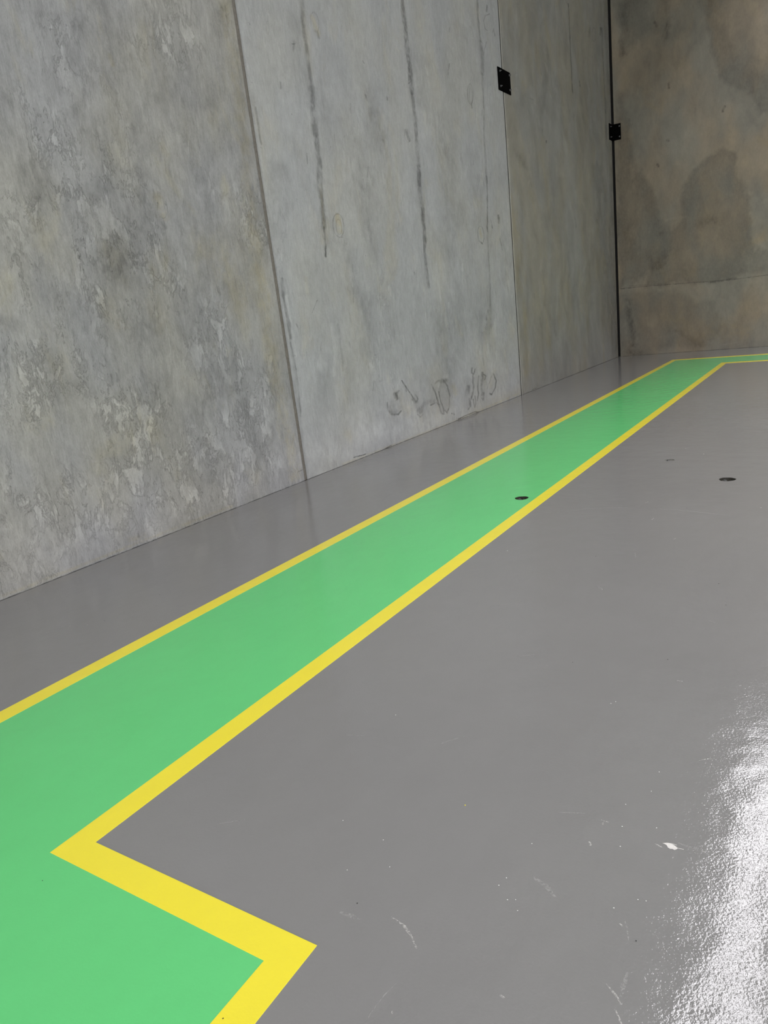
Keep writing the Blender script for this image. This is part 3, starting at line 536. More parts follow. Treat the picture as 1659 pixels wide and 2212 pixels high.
# ------------------------------------------------------------------ material helpers
class NT:
    def __init__(s, name):
        s.m = bpy.data.materials.new(name); s.m.use_nodes = True
        s.t = s.m.node_tree; s.t.nodes.clear()
        s.out = s.n('ShaderNodeOutputMaterial')
    def n(s, t, **k):
        x = s.t.nodes.new(t)
        for a, b in k.items(): setattr(x, a, b)
        return x
    def l(s, a, b): s.t.links.new(a, b)
    def put(s, sock, v):
        if hasattr(v, 'is_output') : s.l(v, sock)
        else: sock.default_value = v
    def math(s, op, a, b=0.0, c=None, clamp=False):
        x = s.n('ShaderNodeMath', operation=op); x.use_clamp = clamp
        s.put(x.inputs[0], a); s.put(x.inputs[1], b)
        if c is not None: s.put(x.inputs[2], c)
        return x.outputs[0]
    def mix(s, f, a, b, mode='MIX'):
        x = s.n('ShaderNodeMix', data_type='RGBA', blend_type=mode)
        s.put(x.inputs[0], f); s.put(x.inputs[6], a); s.put(x.inputs[7], b)
        return x.outputs[2]
    def ramp(s, v, lo, hi, a=0., b=1., smooth=True):
        x = s.n('ShaderNodeMapRange'); x.interpolation_type = 'SMOOTHSTEP' if smooth else 'LINEAR'
        s.put(x.inputs[0], v)
        for i, q in enumerate((lo, hi, a, b)): x.inputs[i+1].default_value = q
        return x.outputs[0]
    def noise(s, vec, scale, detail=4, rough=.5, dist=0.):
        x = s.n('ShaderNodeTexNoise'); s.l(vec, x.inputs['Vector'])
        x.inputs['Scale'].default_value = scale; x.inputs['Detail'].default_value = detail
        x.inputs['Roughness'].default_value = rough; x.inputs['Distortion'].default_value = dist
        return x.outputs['Fac']
    def mapped(s, scale=(1,1,1), loc=(0,0,0), rot=(0,0,0)):
        if not hasattr(s, 'tc'): s.tc = s.n('ShaderNodeTexCoord')
        x = s.n('ShaderNodeMapping'); s.l(s.tc.outputs['Object'], x.inputs[0])
        x.inputs['Location'].default_value = loc; x.inputs['Rotation'].default_value = rot; x.inputs['Scale'].default_value = scale
        return x.outputs[0]
    def bsdf(s, col, rough, spec=.5, metal=0., normal=None):
        x = s.n('ShaderNodeBsdfPrincipled')
        s.put(x.inputs['Base Color'], col); s.put(x.inputs['Roughness'], rough)
        x.inputs['Specular IOR Level'].default_value = spec; x.inputs['Metallic'].default_value = metal
        if normal: s.l(normal, x.inputs['Normal'])
        s.l(x.outputs[0], s.out.inputs[0]); return x
    def bump(s, h, strength, dist, normal=None):
        x = s.n('ShaderNodeBump'); s.put(x.inputs['Height'], h)
        x.inputs['Strength'].default_value = strength; x.inputs['Distance'].default_value = dist
        if normal: s.l(normal, x.inputs['Normal'])
        return x.outputs[0]

def rgb(c): return (c[0], c[1], c[2], 1.)

def concrete(name, base, cool, warm, crust0, crust_gain, cloud, fine, seed, painted=True, wisp=1.):
    t = NT(name)
    P = t.mapped((1, 1, .55), (seed, seed*1.7, seed*.3))
    S = t.mapped((1, 1, .16), (seed, seed*.7, 0))
    D = t.mapped((1, 1, .5), (seed, 3, 1), (.38, .0, 0))
    big = t.noise(P, .9, 5, .55, .3)
    med = t.noise(P, 4.5, 8, .62, .4)
    brush = t.noise(S, 75, 4, .7, .2)
    grit = t.noise(t.mapped((1, 1, .35), (seed, 0, 0)), 170, 3, .65)
    mott = t.noise(t.mapped((1, 1, .5), (seed*2, 5, 1), (.3, 0, 0)), 19, 8, .78, .2)
    hue = t.noise(P, 1.3, 3, .5)
    hue2 = t.noise(P, 2.6, 4, .6, .5)
    c = t.mix(t.ramp(hue, .38, .62), rgb(cool), rgb(base))
    c = t.mix(t.ramp(hue2, .54, .72, 0, .75), c, rgb(warm))
    v = t.math('MULTIPLY_ADD', t.math('SUBTRACT', big, .5), cloud*2.2, 1.0)
    v = t.math('ADD', v, t.math('MULTIPLY', t.math('SUBTRACT', med, .5), cloud*2.4))
    v = t.math('ADD', v, t.math('MULTIPLY', t.math('SUBTRACT', brush, .5), fine*1.5))
    v = t.math('ADD', v, t.math('MULTIPLY', t.math('SUBTRACT', grit, .5), fine*1.2))
    v = t.math('ADD', v, t.math('MULTIPLY', t.math('SUBTRACT', mott, .5), fine*2.0))
    if painted:
        at = t.n('ShaderNodeAttribute', attribute_name='wear_and_light'); sp = t.n('ShaderNodeSeparateColor'); t.l(at.outputs['Color'], sp.inputs[0])
        dk, br, li, cr = sp.outputs[0], sp.outputs[1], sp.outputs[2], at.outputs['Alpha']
    else:
        dk = br = li = cr = 0.0
    # laitance: torn, wispy lighter skin with thin pale ridges
    k1 = t.noise(D, 7.5, 12, .74, .35)
    k2 = t.noise(D, 21, 8, .75, .25)
    ksel = t.noise(P, 1.7, 4, .6, .6)
    crm = t.math('ADD', t.math('MULTIPLY', cr, crust_gain), t.math('MULTIPLY', t.ramp(ksel, .45, .68), crust0), clamp=True)
    patch = t.math('MULTIPLY', t.ramp(k1, .500, .552), crm)
    ridge = t.math('MULTIPLY', t.ramp(t.math('ABSOLUTE', t.math('SUBTRACT', k1, .515)), .0, .018, 1., 0.), crm)
    ridge2 = t.math('MULTIPLY', t.ramp(t.math('ABSOLUTE', t.math('SUBTRACT', k2, .53)), .0, .022, 1., 0.), t.math('MULTIPLY', crm, patch))
    pit = t.math('MULTIPLY', t.ramp(k2, .40, .30), crm)
    v = t.math('ADD', v, t.math('MULTIPLY', patch, .22*wisp))
    v = t.math('ADD', v, t.math('MULTIPLY', ridge, .36*wisp))
    v = t.math('ADD', v, t.math('MULTIPLY', ridge2, .34*wisp))
    v = t.math('SUBTRACT', v, t.math('MULTIPLY', pit, .36*wisp))
    # sparse light trowel flecks everywhere
    fl = t.ramp(t.noise(S, 13, 5, .75, .6), .665, .74, 0, .16*wisp)
    v = t.math('ADD', v, fl)
    # pin holes
    vo = t.n('ShaderNodeTexVoronoi'); t.l(P, vo.inputs['Vector']); vo.inputs['Scale'].default_value = 9
    hole = t.math('MULTIPLY', t.ramp(vo.outputs['Distance'], .03, .05, 1., 0.), t.ramp(t.noise(P, 3.1, 2), .55, .6))
    v = t.math('SUBTRACT', v, t.math('MULTIPLY', hole, .35))
    edge = t.noise(P, 26, 5, .7)
    dkn = t.math('MULTIPLY', dk, t.ramp(edge, .25, .6, .55, 1.1, False))
    v = t.math('MULTIPLY', v, t.math('SUBTRACT', 1.0, t.math('MULTIPLY', dkn, .74), clamp=True))
    v = t.math('ADD', v, t.math('MULTIPLY', li, .34))
    c = t.mix(t.math('MULTIPLY', br, .75, clamp=True), c, rgb((warm[0]*1.0, warm[1]*.93, warm[2]*.72)))
    mul = t.n('ShaderNodeVectorMath', operation='SCALE'); t.l(c, mul.inputs[0]); t.l(v, mul.inputs['Scale'])
    h = t.math('ADD', t.math('MULTIPLY', patch, .55), t.math('MULTIPLY', ridge, .3))
    h = t.math('ADD', h, t.math('MULTIPLY', brush, .22)); h = t.math('ADD', h, t.math('MULTIPLY', med, .5))
    h = t.math('ADD', h, t.math('MULTIPLY', grit, .10)); h = t.math('ADD', h, t.math('MULTIPLY', mott, .45))
    h = t.math('SUBTRACT', h, t.math('MULTIPLY', t.math('ADD', hole, dk), .3))
    nrm = t.bump(h, .9, .007)
    t.bsdf(mul.outputs[0], t.ramp(med, .35, .65, .5, .68), .35, 0., nrm)
    return t.m

def paint_mat(name, col, var=.03, rough=.06, chips=True):
    """self-levelling epoxy floor coat: glossy, with a fine orange peel"""
    t = NT(name)
    P = t.mapped()
    a = t.noise(P, .8, 3, .5); b = t.noise(P, 5, 4, .6)
    v = t.math('MULTIPLY_ADD', t.math('SUBTRACT', a, .5), var*3, 1.0)
    v = t.math('ADD', v, t.math('MULTIPLY', t.math('SUBTRACT', b, .5), var))
    mul = t.n('ShaderNodeVectorMath', operation='SCALE'); mul.inputs[0].default_value = col; t.l(v, mul.inputs['Scale'])
    peel = t.noise(P, 125, 2, .55, .15)
    wave = t.noise(P, 7, 2, .5)
    n1 = t.bump(wave, .25, .010)
    n2 = t.bump(peel, PEEL, .0032, n1)
    rv = t.noise(P, 11, 4, .6)
    x = t.bsdf(mul.outputs[0], t.ramp(rv, .3, .7, rough*.85, rough*1.2), .6, 0., n2)
    return t.m
PEEL = .135

def simple(name, col, rough=.6, metal=0., spec=.5, nscale=40, var=.3, bump=.2, bdist=.002):
    t = NT(name); P = t.mapped()
    n = t.noise(P, nscale, 5, .6)
    v = t.math('MULTIPLY_ADD', t.math('SUBTRACT', n, .5), var*2, 1.0)
    mul = t.n('ShaderNodeVectorMath', operation='SCALE'); mul.inputs[0].default_value = col; t.l(v, mul.inputs['Scale'])
    t.bsdf(mul.outputs[0], rough, spec, metal, t.bump(n, bump, bdist))
    return t.m

M = {}
M['p1'] = concrete('concrete_rough_panel', (.242,.235,.214), (.233,.231,.229), (.254,.239,.193), .65, 1.4, .30, .42, 1.3)
M['p2'] = concrete('concrete_smooth_panel', (.300,.298,.282), (.290,.292,.290), (.312,.300,.264), .40, 1.2, .15, .30, 4.1, wisp=.8)
M['p3'] = concrete('concrete_olive_panel', (.208,.196,.165), (.206,.202,.186), (.218,.198,.150), .22, 1., .26, .24, 8.2, wisp=.7)
M['pb'] = concrete('concrete_stained_panel', (.186,.155,.112), (.164,.152,.122), (.198,.163,.111), .08, .6, .34, .16, 12.4, wisp=.3)
M['plain'] = concrete('concrete_plain_panel', (.30,.295,.275), (.29,.29,.28), (.31,.30,.26), .1, 0., .12, .08, 20., painted=False)
M['floor'] = paint_mat('grey_epoxy_floor', (.250,.2445,.2445), .05)
M['green'] = paint_mat('green_epoxy_paint', (.142,.66,.222), .03)
M['yellow'] = paint_mat('yellow_line_paint', (.96,.82,.05), .015, .08)
M['seal'] = simple('grey_joint_sealant', (.125,.112,.095), .7, nscale=30, var=.5)
M['seal2'] = simple('dark_joint_sealant', (.016,.015,.013), .7, nscale=30, var=.4)
M['dark'] = simple('black_gap_filler', (.012,.011,.010), .9)
M['steel'] = simple('black_painted_steel', (.0012,.0012,.0012), .7, spec=.02, nscale=22, var=.6, bump=.2)
M['bolt'] = simple('dull_zinc_bolt', (.12,.12,.12), .45, .5, nscale=60)
M['socket'] = simple('dark_resin_lining', (.03,.026,.018), .25, nscale=150, var=.95, bump=1., bdist=.015)
M['socket2'] = simple('pale_worn_lining', (.17,.165,.15), .4, nscale=150, var=.9, bump=1., bdist=.01)
M['added_well'] = simple('grey_added_light_shaft', (.12,.12,.12), .8, nscale=3, var=.05)
M['roof'] = simple('white_roof_lining', (.62,.61,.58), .6, nscale=3, var=.05)
def scuff_mat(name, col, op):
    t = NT(name); P = t.mapped()
    b = t.n('ShaderNodeBsdfPrincipled'); b.inputs['Base Color'].default_value = rgb(col); b.inputs['Roughness'].default_value = .5
    tr = t.n('ShaderNodeBsdfTransparent'); mx = t.n('ShaderNodeMixShader')
    f = t.ramp(t.noise(P, 140, 4, .7, .5), .42, .62, 0, op)
    t.l(f, mx.inputs[0]); t.l(tr.outputs[0], mx.inputs[1]); t.l(b.outputs[0], mx.inputs[2]); t.l(mx.outputs[0], t.out.inputs[0])
    return t.m
M['scuff1'] = scuff_mat('pale_scuff', (.7,.68,.66), .65)
M['scuff2'] = scuff_mat('faint_scuff', (.6,.59,.58), .38)
M['chip'] = simple('bare_white_scrape', (.78,.75,.73), .5, nscale=200, var=.25)
M['speck'] = simple('pale_grit', (.8,.8,.78), .4)
M['dspeck'] = simple('dark_grit', (.02,.02,.02), .7)
M['yspeck'] = simple('yellow_paint_spot', (.75,.62,.04), .4)

# ------------------------------------------------------------------ fine wall grids carrying the wear and painted light attribute
def axis(parts):
    a = []
    for lo, hi, step in parts:
        n = max(1, int(round((hi-lo)/step))); a.append(np.linspace(lo, hi, n+1))
    return np.unique(np.round(np.concatenate(a), 5))

def lean(y): return np.interp(y, [2.5, 5.58, 11.43, 17.4], [-.0087, -.0087, .0124, 0.])

_lat = {}
def vnoise(U, V, f, seed):
    """smooth lattice noise in -1..1 at f cells per metre"""
    if seed not in _lat: _lat[seed] = np.random.RandomState(seed).uniform(-1, 1, (256, 256))
    T = _lat[seed]; x = U*f; y = V*f*.7
    xi = np.floor(x).astype(int); yi = np.floor(y).astype(int); fx = x-xi; fy = y-yi
    fx = fx*fx*(3-2*fx); fy = fy*fy*(3-2*fy)
    g = lambda a, c: T[a & 255, c & 255]
    return (g(xi, yi)*(1-fx)+g(xi+1, yi)*fx)*(1-fy)+(g(xi, yi+1)*(1-fx)+g(xi+1, yi+1)*fx)*fy

def wear_and_light_for(w, U, V):
    """U, V: 2-D arrays of wall coordinates in metres -> (n,m,4) wear channels"""
    A = np.zeros(U.shape + (4,), np.float32)
    ch = {'D':0, 'B':1, 'L':2, 'C':3}
    umin, umax = U.min(), U.max()
    rowu = U[:, 0]; colv = V[0, :]
    n1 = vnoise(U, V, 3.0, 1)+.5*vnoise(U, V, 7.0, 2)+.25*vnoise(U, V, 17., 3)
    n2 = vnoise(U, V, 3.0, 4)+.5*vnoise(U, V, 7.0, 5)+.25*vnoise(U, V, 17., 6)
    m1 = vnoise(U, V, 18., 7)+.6*vnoise(U, V, 45., 8)+.4*vnoise(U, V, 90., 10)
    m2 = vnoise(U, V, 18., 9)+.6*vnoise(U, V, 45., 11)+.4*vnoise(U, V, 90., 12)
    for (ww, c, st, hu, hv, soft, pts) in MARKS:
        if ww != w: continue
        pu = [q[0] for q in pts]; pv = [q[1] for q in pts]
        if max(pu)+hu*3+.2 < umin or min(pu)-hu*3-.2 > umax: continue
        # coarse index window
        i0 = np.searchsorted(rowu, min(pu)-hu*2.6-.15); i1 = np.searchsorted(rowu, max(pu)+hu*2.6+.15)
        j0 = np.searchsorted(colv, min(pv)-hv*2.6-.15); j1 = np.searchsorted(colv, max(pv)+hv*2.6+.15)
        if i1 <= i0 or j1 <= j0: continue
        sl = (slice(i0, i1), slice(j0, j1))
        big = soft >= 1
        ax_, bx_ = (n1[sl], n2[sl]) if big else (m1[sl], m2[sl])
        k_ = .8 if big else .28
        if soft >= 2:                                 # filled ragged patch: hu is the edge softness, the outline is in metres
            u = U[sl]+ax_*.07+m1[sl]*.02; v = V[sl]+bx_*.09+m2[sl]*.02
            ins = np.zeros(u.shape, bool); best = np.full(u.shape, 1e9); n = len(pts)
            for k in range(n):
                ax, ay = pts[k]; bx, by = pts[(k+1) % n]
                if ay != by:
                    ins ^= ((ay > v) != (by > v)) & (u < (bx-ax)*(v-ay)/(by-ay)+ax)
                dx, dy = bx-ax, by-ay; L = dx*dx+dy*dy+1e-12
                t = np.clip(((u-ax)*dx+(v-ay)*dy)/L, 0, 1)
                best = np.minimum(best, np.hypot(u-ax-t*dx, v-ay-t*dy))
            sd = np.where(ins, best, -best)
            f = np.clip((sd+hu)/(2*hu), 0, 1)
            f = f*(1-.45*np.clip((sd-hu)/.55, 0, 1))   # a tide mark: strongest at its rim
        else:
            u = U[sl]/hu+ax_*k_; v = V[sl]/hv+bx_*k_
            best = np.full(u.shape, 1e9)
            for k in range(len(pts)-1):
                ax, ay = pts[k][0]/hu, pts[k][1]/hv; bx, by = pts[k+1][0]/hu, pts[k+1][1]/hv
                dx, dy = bx-ax, by-ay; L = dx*dx+dy*dy+1e-12
                t = np.clip(((u-ax)*dx+(v-ay)*dy)/L, 0, 1)
                best = np.minimum(best, np.hypot(u-ax-t*dx, v-ay-t*dy))
            if soft >= 1: f = np.exp(-(best**2)*.9)
            else:
                e0 = 1-soft; e1 = 1+soft*.6
                f = 1-np.clip((best-e0)/(e1-e0), 0, 1); f = f*f*(3-2*f)
            f = f*np.clip(.85+.5*m2[sl], .3, 1.2)
        if c == 'D' or c == 'C':
            A[i0:i1, j0:j1, ch[c]] = 1-(1-A[i0:i1, j0:j1, ch[c]])*(1-np.clip(f*st, 0, 1))
        else:
            A[i0:i1, j0:j1, ch[c]] += f*st
    return np.clip(A, 0, 1)

def grid_arrays(w, us, vs, mat_index):
    U, V = np.meshgrid(us, vs, indexing='ij')
    if w == 'L':
        Y = U + lean(U)*V; co = np.stack([np.full_like(Y, XL), Y, V], -1); A = wear_and_light_for('L', Y, V)
    else:
        co = np.stack([U, np.full_like(U, YB), V], -1); A = wear_and_light_for('R', U, V)
    # gap shade painted as a dark line, with chips, where the wall meets the slab
    base = np.clip(1-V/.006, 0, 1)*(.35+.65*(np.sin(U*9.1)+np.sin(U*23.7+1)+np.sin(U*57+2) > -.6))
    A[..., 0] = np.maximum(A[..., 0], base*.95)
    n, m = U.shape
    idx = np.arange(n*m).reshape(n, m)
    a, b, c, d = idx[:-1,:-1], idx[1:,:-1], idx[1:,1:], idx[:-1,1:]
    q = np.stack([a, b, c, d], -1).reshape(-1, 4)      # +x facing for left wall (y then z)
    return co.reshape(-1, 3), q, A.reshape(-1, 4), np.full(len(q), mat_index, np.int32)

def build_mesh(name, pieces, mats, kind='structure'):
    off = 0; C=[]; Q=[]; W=[]; MI=[]
    for co, q, a, mi in pieces:
        C.append(co); Q.append(q+off); W.append(a); MI.append(mi); off += len(co)
    C = np.concatenate(C); Q = np.concatenate(Q); W = np.concatenate(W); MI = np.concatenate(MI)
    me = bpy.data.meshes.new(name)
    me.vertices.add(len(C)); me.vertices.foreach_set('co', C.astype(np.float32).ravel())
    me.loops.add(len(Q)*4); me.loops.foreach_set('vertex_index', Q.astype(np.int32).ravel())
    me.polygons.add(len(Q)); me.polygons.foreach_set('loop_start', np.arange(0, len(Q)*4, 4, dtype=np.int32))
    me.polygons.foreach_set('loop_total', np.full(len(Q), 4, np.int32))
    me.polygons.foreach_set('material_index', MI)
    me.update(calc_edges=True)
    at = me.attributes.new('wear_and_light', 'FLOAT_COLOR', 'POINT')
    at.data.foreach_set('color', W.astype(np.float32).ravel())
    me.validate()
    return link(name, me, mats, kind=kind)

def quad_strip(pts_a, pts_b, mi, wear_and_light=(0,0,0,0)):
    """strip of quads between two polylines"""
    n = len(pts_a); co = np.array(list(pts_a)+list(pts_b), float)
    q = np.array([[i, i+1, n+i+1, n+i] for i in range(n-1)])
    return co, q, np.tile(np.array(wear_and_light, np.float32), (len(co), 1)), np.full(len(q), mi, np.int32)

def zf(top, step): return axis([(0, .012, .003), (.012, top, step), (top, ZC, .4)])
J1a, J1b, J2a, J2b, JC = 5.568, 5.630, 11.432, 11.492, 17.475
zl = np.linspace(0, ZC, 18)
pieces = []
pieces.append(grid_arrays('L', axis([(YF-.2, 2.1, .5), (2.1, J1a, .0055)]), zf(4.45, .0055), 0))
pieces.append(grid_arrays('L', axis([(J1b, J2a, .0085)]), zf(5.95, .0065), 1))
pieces.append(grid_arrays('L', axis([(J2b, JC, .020)]), zf(7.55, .010), 2))
def col(y, x, zz=zl): return [(x, y+float(lean(y))*z, z) for z in zz]
# panel edges at the joints: square on the near side, chamfered on the far side
pieces.append(quad_strip(col(J1a, XL), col(J1a+.001, XL-.06), 0))
pieces.append(quad_strip(col(J1b-.010, XL-.06), col(J1b-.008, XL-.009), 1))
pieces.append(quad_strip(col(J1b-.008, XL-.009), col(J1b, XL), 1, (.3,0,0,0)))
pieces.append(quad_strip(col(J2a, XL), col(J2a+.001, XL-.06), 1))
pieces.append(quad_strip(col(J2b-.022, XL-.05), col(J2b-.022, XL-.011), 2))
pieces.append(quad_strip(col(J2b-.022, XL-.011), col(J2b, XL), 2, (0,0,.5,0)))  # pale tone stands for light caught on the chamfer
pieces.append(quad_strip(col(JC, XL), col(JC+.022, XL-.014), 2, (.3,0,0,0)))  # shade at the corner joint painted darker
pieces.append(quad_strip(col(JC+.022, XL-.014), col(JC+.03, XL-.2), 2, (.8,0,0,0)))  # deeper recess shade, painted darker still
# hidden outer skin and top
ys = [(YF-.2), YB+.25]
pieces.append(quad_strip([(XL-.2, ys[0], 0), (XL-.2, ys[0], ZC)], [(XL-.2, ys[1], 0), (XL-.2, ys[1], ZC)], 0))
pieces.append(quad_strip([(XL, YF-.2, -.25), (XL, YB+.2, -.25)], [(XL, YF-.2, 0), (XL, YB+.2, 0)], 0, (1,0,0,0)))
pieces.append(quad_strip([(XL-.2, YF-.2, -.25), (XL-.2, YB+.2, -.25)], [(XL-.2, YF-.2, 0), (XL-.2, YB+.2, 0)], 0, (1,0,0,0)))
wl = build_mesh('wall_left', pieces, [M['p1'], M['p2'], M['p3']])

pb = []
XB0 = XL+.034
pb.append(grid_arrays('R', axis([(XB0+.008, -1.2, .0095), (-1.2, XR+.2, .5)]), zf(7.0, .009), 0))
pb.append(quad_strip([(XB0, YB+.2, z) for z in zl], [(XB0, YB+.008, z) for z in zl], 0, (.5,0,0,0)))  # shade inside the corner gap painted into the panel edge
pb.append(quad_strip([(XB0, YB+.008, z) for z in zl], [(XB0+.008, YB, z) for z in zl], 0))
pb.append(quad_strip([(XB0, YB+.2, 0), (XB0, YB+.2, ZC)], [(XR+.2, YB+.2, 0), (XR+.2, YB+.2, ZC)], 0))
pb.append(quad_strip([(XL-.2, YB, -.25), (XR+.2, YB, -.25)], [(XL-.2, YB, 0), (XR+.2, YB, 0)], 0, (1,0,0,0)))
pb.append(quad_strip([(XL-.2, YB+.2, -.25), (XR+.2, YB+.2, -.25)], [(XL-.2, YB+.2, 0), (XR+.2, YB+.2, 0)], 0, (1,0,0,0)))
build_mesh('wall_back', pb, [M['pb']])

# joint sealant strips
def sealant(name, y0, y1, depth, mat, bulge=.004):
    bm = bmesh.new(); n = 60; zz = np.linspace(0.001, ZC, n); rows = []
    for z in zz:
        r = []
        for k in range(7):
            f = k/6; y = y0+(y1-y0)*f
            d = depth + bulge*math.sin(math.pi*f) + .0012*math.sin(z*9+k)+.001*math.sin(z*23+2*k)
            r.append(bm.verts.new((XL-d, y+float(lean(y))*z, z)))
        rows.append(r)
    for i in range(n-1):
        for k in range(6): bm.faces.new((rows[i][k], rows[i][k+1], rows[i+1][k+1], rows[i+1][k]))
    return bm_obj(name, bm, [mat], kind='structure', smooth=True)
sealant('trim_1', J1a+.001, J1b-.009, .009, M['seal'], -.003)
sealant('trim_2', J2a+.001, J2b-.021, .004, M['seal2'], .002)
bm = bmesh.new(); box_bm(bm, (XL-.16, JC+.03, 0.001), (XB0+.02, YB+.19, ZC)); 
# backing rod deep inside the open corner joint
for v in bm.verts:
    if v.co.x > XL: v.co.x = XB0-.001
    if v.co.y < YB: v.co.y = YB+.11
bm_obj('trim_3', bm, [M['dark']], kind='structure')

# ------------------------------------------------------------------ floor with recessed fixing sockets
HOLES = [(-2.181, 5.217, .054, 'green'), (-.789, 5.952, .060, 'floor'), (-1.345, 6.610, .041, 'floor')]
def loop_pts(x, y, r, n=28, seed=0):
    rr = random.Random(seed)
    ph = [rr.uniform(0, 6.28) for _ in range(3)]
    return [(x+math.cos(a)*r*(1+.04*math.sin(3*a+ph[0])+.025*math.sin(7*a+ph[1])),
             y+math.sin(a)*r*(1+.04*math.sin(3*a+ph[0])+.025*math.sin(7*a+ph[1]))) for a in [2*math.pi*k/n for k in range(n)]]
def sheet(bm, outline, holes, z, mi=0):
    es = []; start = set(bm.faces)
    for L in [outline]+holes:
        vs = [bm.verts.new((x, y, z)) for x, y in L]
        es += [bm.edges.new((vs[i], vs[(i+1) % len(vs)])) for i in range(len(vs))]
    r = bmesh.ops.triangle_fill(bm, use_beauty=True, edges=es)
    for f in r['geom']:
        if isinstance(f, bmesh.types.BMFace):
            if f.normal.z < 0: f.normal_flip()
            f.material_index = mi
bm = bmesh.new()
hl = [loop_pts(x, y, r, seed=i) for i, (x, y, r, k) in enumerate(HOLES)]
sheet(bm, [(XL+.007, YF-.2), (XR+.2, YF-.2), (XR+.2, YB-.006), (XL+.007, YB-.006)], hl, 0.0)
# slab edge and underside
def vq(pts, mi=0):
    f = bm.faces.new([bm.verts.new(p) for p in pts]); f.material_index = mi
x0, x1, y0, y1 = XL+.007, XR+.2, YF-.2, YB-.006
vq([(x0,y0,0),(x0,y1,0),(x0,y1,-.2),(x0,y0,-.2)]); vq([(x0,y1,0),(x1,y1,0),(x1,y1,-.2),(x0,y1,-.2)])
vq([(x1,y1,0),(x1,y0,0),(x1,y0,-.2),(x1,y1,-.2)]); vq([(x1,y0,0),(x0,y0,0),(x0,y0,-.2),(x1,y0,-.2)])
vq([(x0-.25,y0,-.2),(x1,y0,-.2),(x1,y1+.25,-.2),(x0-.25,y1+.25,-.2)])
# scuffs, scrapes and grit lying in the coat
def ribbon(pts, hw, mi, z=.0004):
    P = []
    for i in range(len(pts)-1):
        a = Vector(pts[i]); b = Vector(pts[i+1]); n = max(2, int((b-a).length/.012))
        for k in range(n): P.append(a.lerp(b, k/n))
    P.append(Vector(pts[-1])); N = len(P); prev = None
    for i, p in enumerate(P):
        d = (P[min(i+1, N-1)]-P[max(i-1, 0)]).normalized(); nrm = Vector((-d.y, d.x))
        w = hw*(.35+.65*math.sin(math.pi*(i+.4)/(N-.2)))*random.uniform(.75, 1.2)
        o = random.uniform(-.2, .2)*hw
        a = bm.verts.new((p.x+nrm.x*(w+o), p.y+nrm.y*(w+o), z)); b = bm.verts.new((p.x-nrm.x*(w-o), p.y-nrm.y*(w-o), z))
        if prev:
            f = bm.faces.new((prev[0], prev[1], b, a)); f.material_index = mi
        prev = (a, b)
for op, hw, pts in SCUFFS: ribbon(pts, hw, 1 if op > .28 else 2)
def dot(x, y, r, mi):
    n = 6; vs = [bm.verts.new((x+math.cos(6.283*k/n)*r*random.uniform(.7, 1.2), y+math.sin(6.283*k/n)*r*random.uniform(.7, 1.2), .0012)) for k in range(n)]
    c = bm.verts.new((x, y, .0022))
    for k in range(n):
        f = bm.faces.new((vs[k], vs[(k+1) % n], c)); f.material_index = mi
for x, y in LIGHT_SPECKS: dot(x, y, .0013+.0006*y/2, 4)
for x, y in DARK_SPECKS: dot(x, y, .0016+.0007*y/2, 5)
dot(YELLOW_SPECK[0], YELLOW_SPECK[1], .0032, 6)
f = bm.faces.new([bm.verts.new((x, y, .0005)) for x, y in CHIP]); f.material_index = 3
ribbon([(-.352, 1.772), (-.336, 1.774)], .0012, 3); ribbon([(-.372, 1.784), (-.356, 1.783)], .0009, 3)
bm_obj('floor', bm, [M['floor'], M['scuff1'], M['scuff2'], M['chip'], M['speck'], M['dspeck'], M['yspeck']], kind='structure')

def socket(i, label):
    x, y, r, k = HOLES[i]
    top = {'green': .0009, 'floor': .0005}[k]
    e = empty('floor_socket', (x, y, 0), label, 'floor socket')
    L = hl[i]; bm = bmesh.new(); n = len(L); depth = (-.014, -.014, -.005)[i]; lining = M['socket2'] if i == 2 else M['socket']
    def ringv(s, z, jit=0.):
        return [bm.verts.new(((px-x)*s+random.uniform(-jit, jit), (py-y)*s+random.uniform(-jit, jit), z+random.uniform(-jit, jit)*.6)) for px, py in L]
    rr = [ringv(1.0, top*.2), ringv(.985, -.004), ringv(.96, depth), ringv(.75, depth-.001, .002), ringv(.5, depth+.002, .003), ringv(.25, depth, .003)]
    for a, b in zip(rr, rr[1:]):
        for k2 in range(n): bm.faces.new((a[k2], a[(k2+1) % n], b[(k2+1) % n], b[k2]))
    bm.faces.new(rr[-1])
    bm_obj('socket_cup', bm, [lining], parent=e)
    # thin worn rim of the coat around the mouth
    bm = bmesh.new(); o = []; q = []
    a_ = [bm.verts.new(((px-x)*1.0, (py-y)*1.0, top)) for px, py in L]
    b_ = [bm.verts.new(((px-x)*1.045, (py-y)*1.045, top+.0006)) for px, py in L]
    c_ = [bm.verts.new(((px-x)*1.09, (py-y)*1.09, top)) for px, py in L]
    for k2 in range(n):
        j = (k2+1) % n
        bm.faces.new((a_[k2], a_[j], b_[j], b_[k2])); bm.faces.new((b_[k2], b_[j], c_[j], c_[k2]))
    bm_obj('coat_rim', bm, [M['green'] if k == 'green' else M['floor']], parent=e, smooth=True)
    bm = bmesh.new()  # stud added to stand for the glint in the socket
    bmesh.ops.create_cone(bm, cap_ends=True, segments=12, radius1=r*.3, radius2=r*.27, depth=.005, matrix=Matrix.Translation((-r*.3, -r*.05, depth+.002)))
    bmesh.ops.create_cone(bm, cap_ends=True, segments=6, radius1=r*.2, radius2=r*.18, depth=.006, matrix=Matrix.Translation((-r*.3, -r*.05, depth+.007)))
    bm_obj('glint_stud', bm, [M['bolt']], parent=e)
socket(0, 'dark round floor socket sunk in the green walkway near its yellow edge')
socket(1, 'largest dark round floor socket, in the open grey floor to the right')
socket(2, 'small pale-rimmed floor socket in the grey floor, farthest from the viewer')

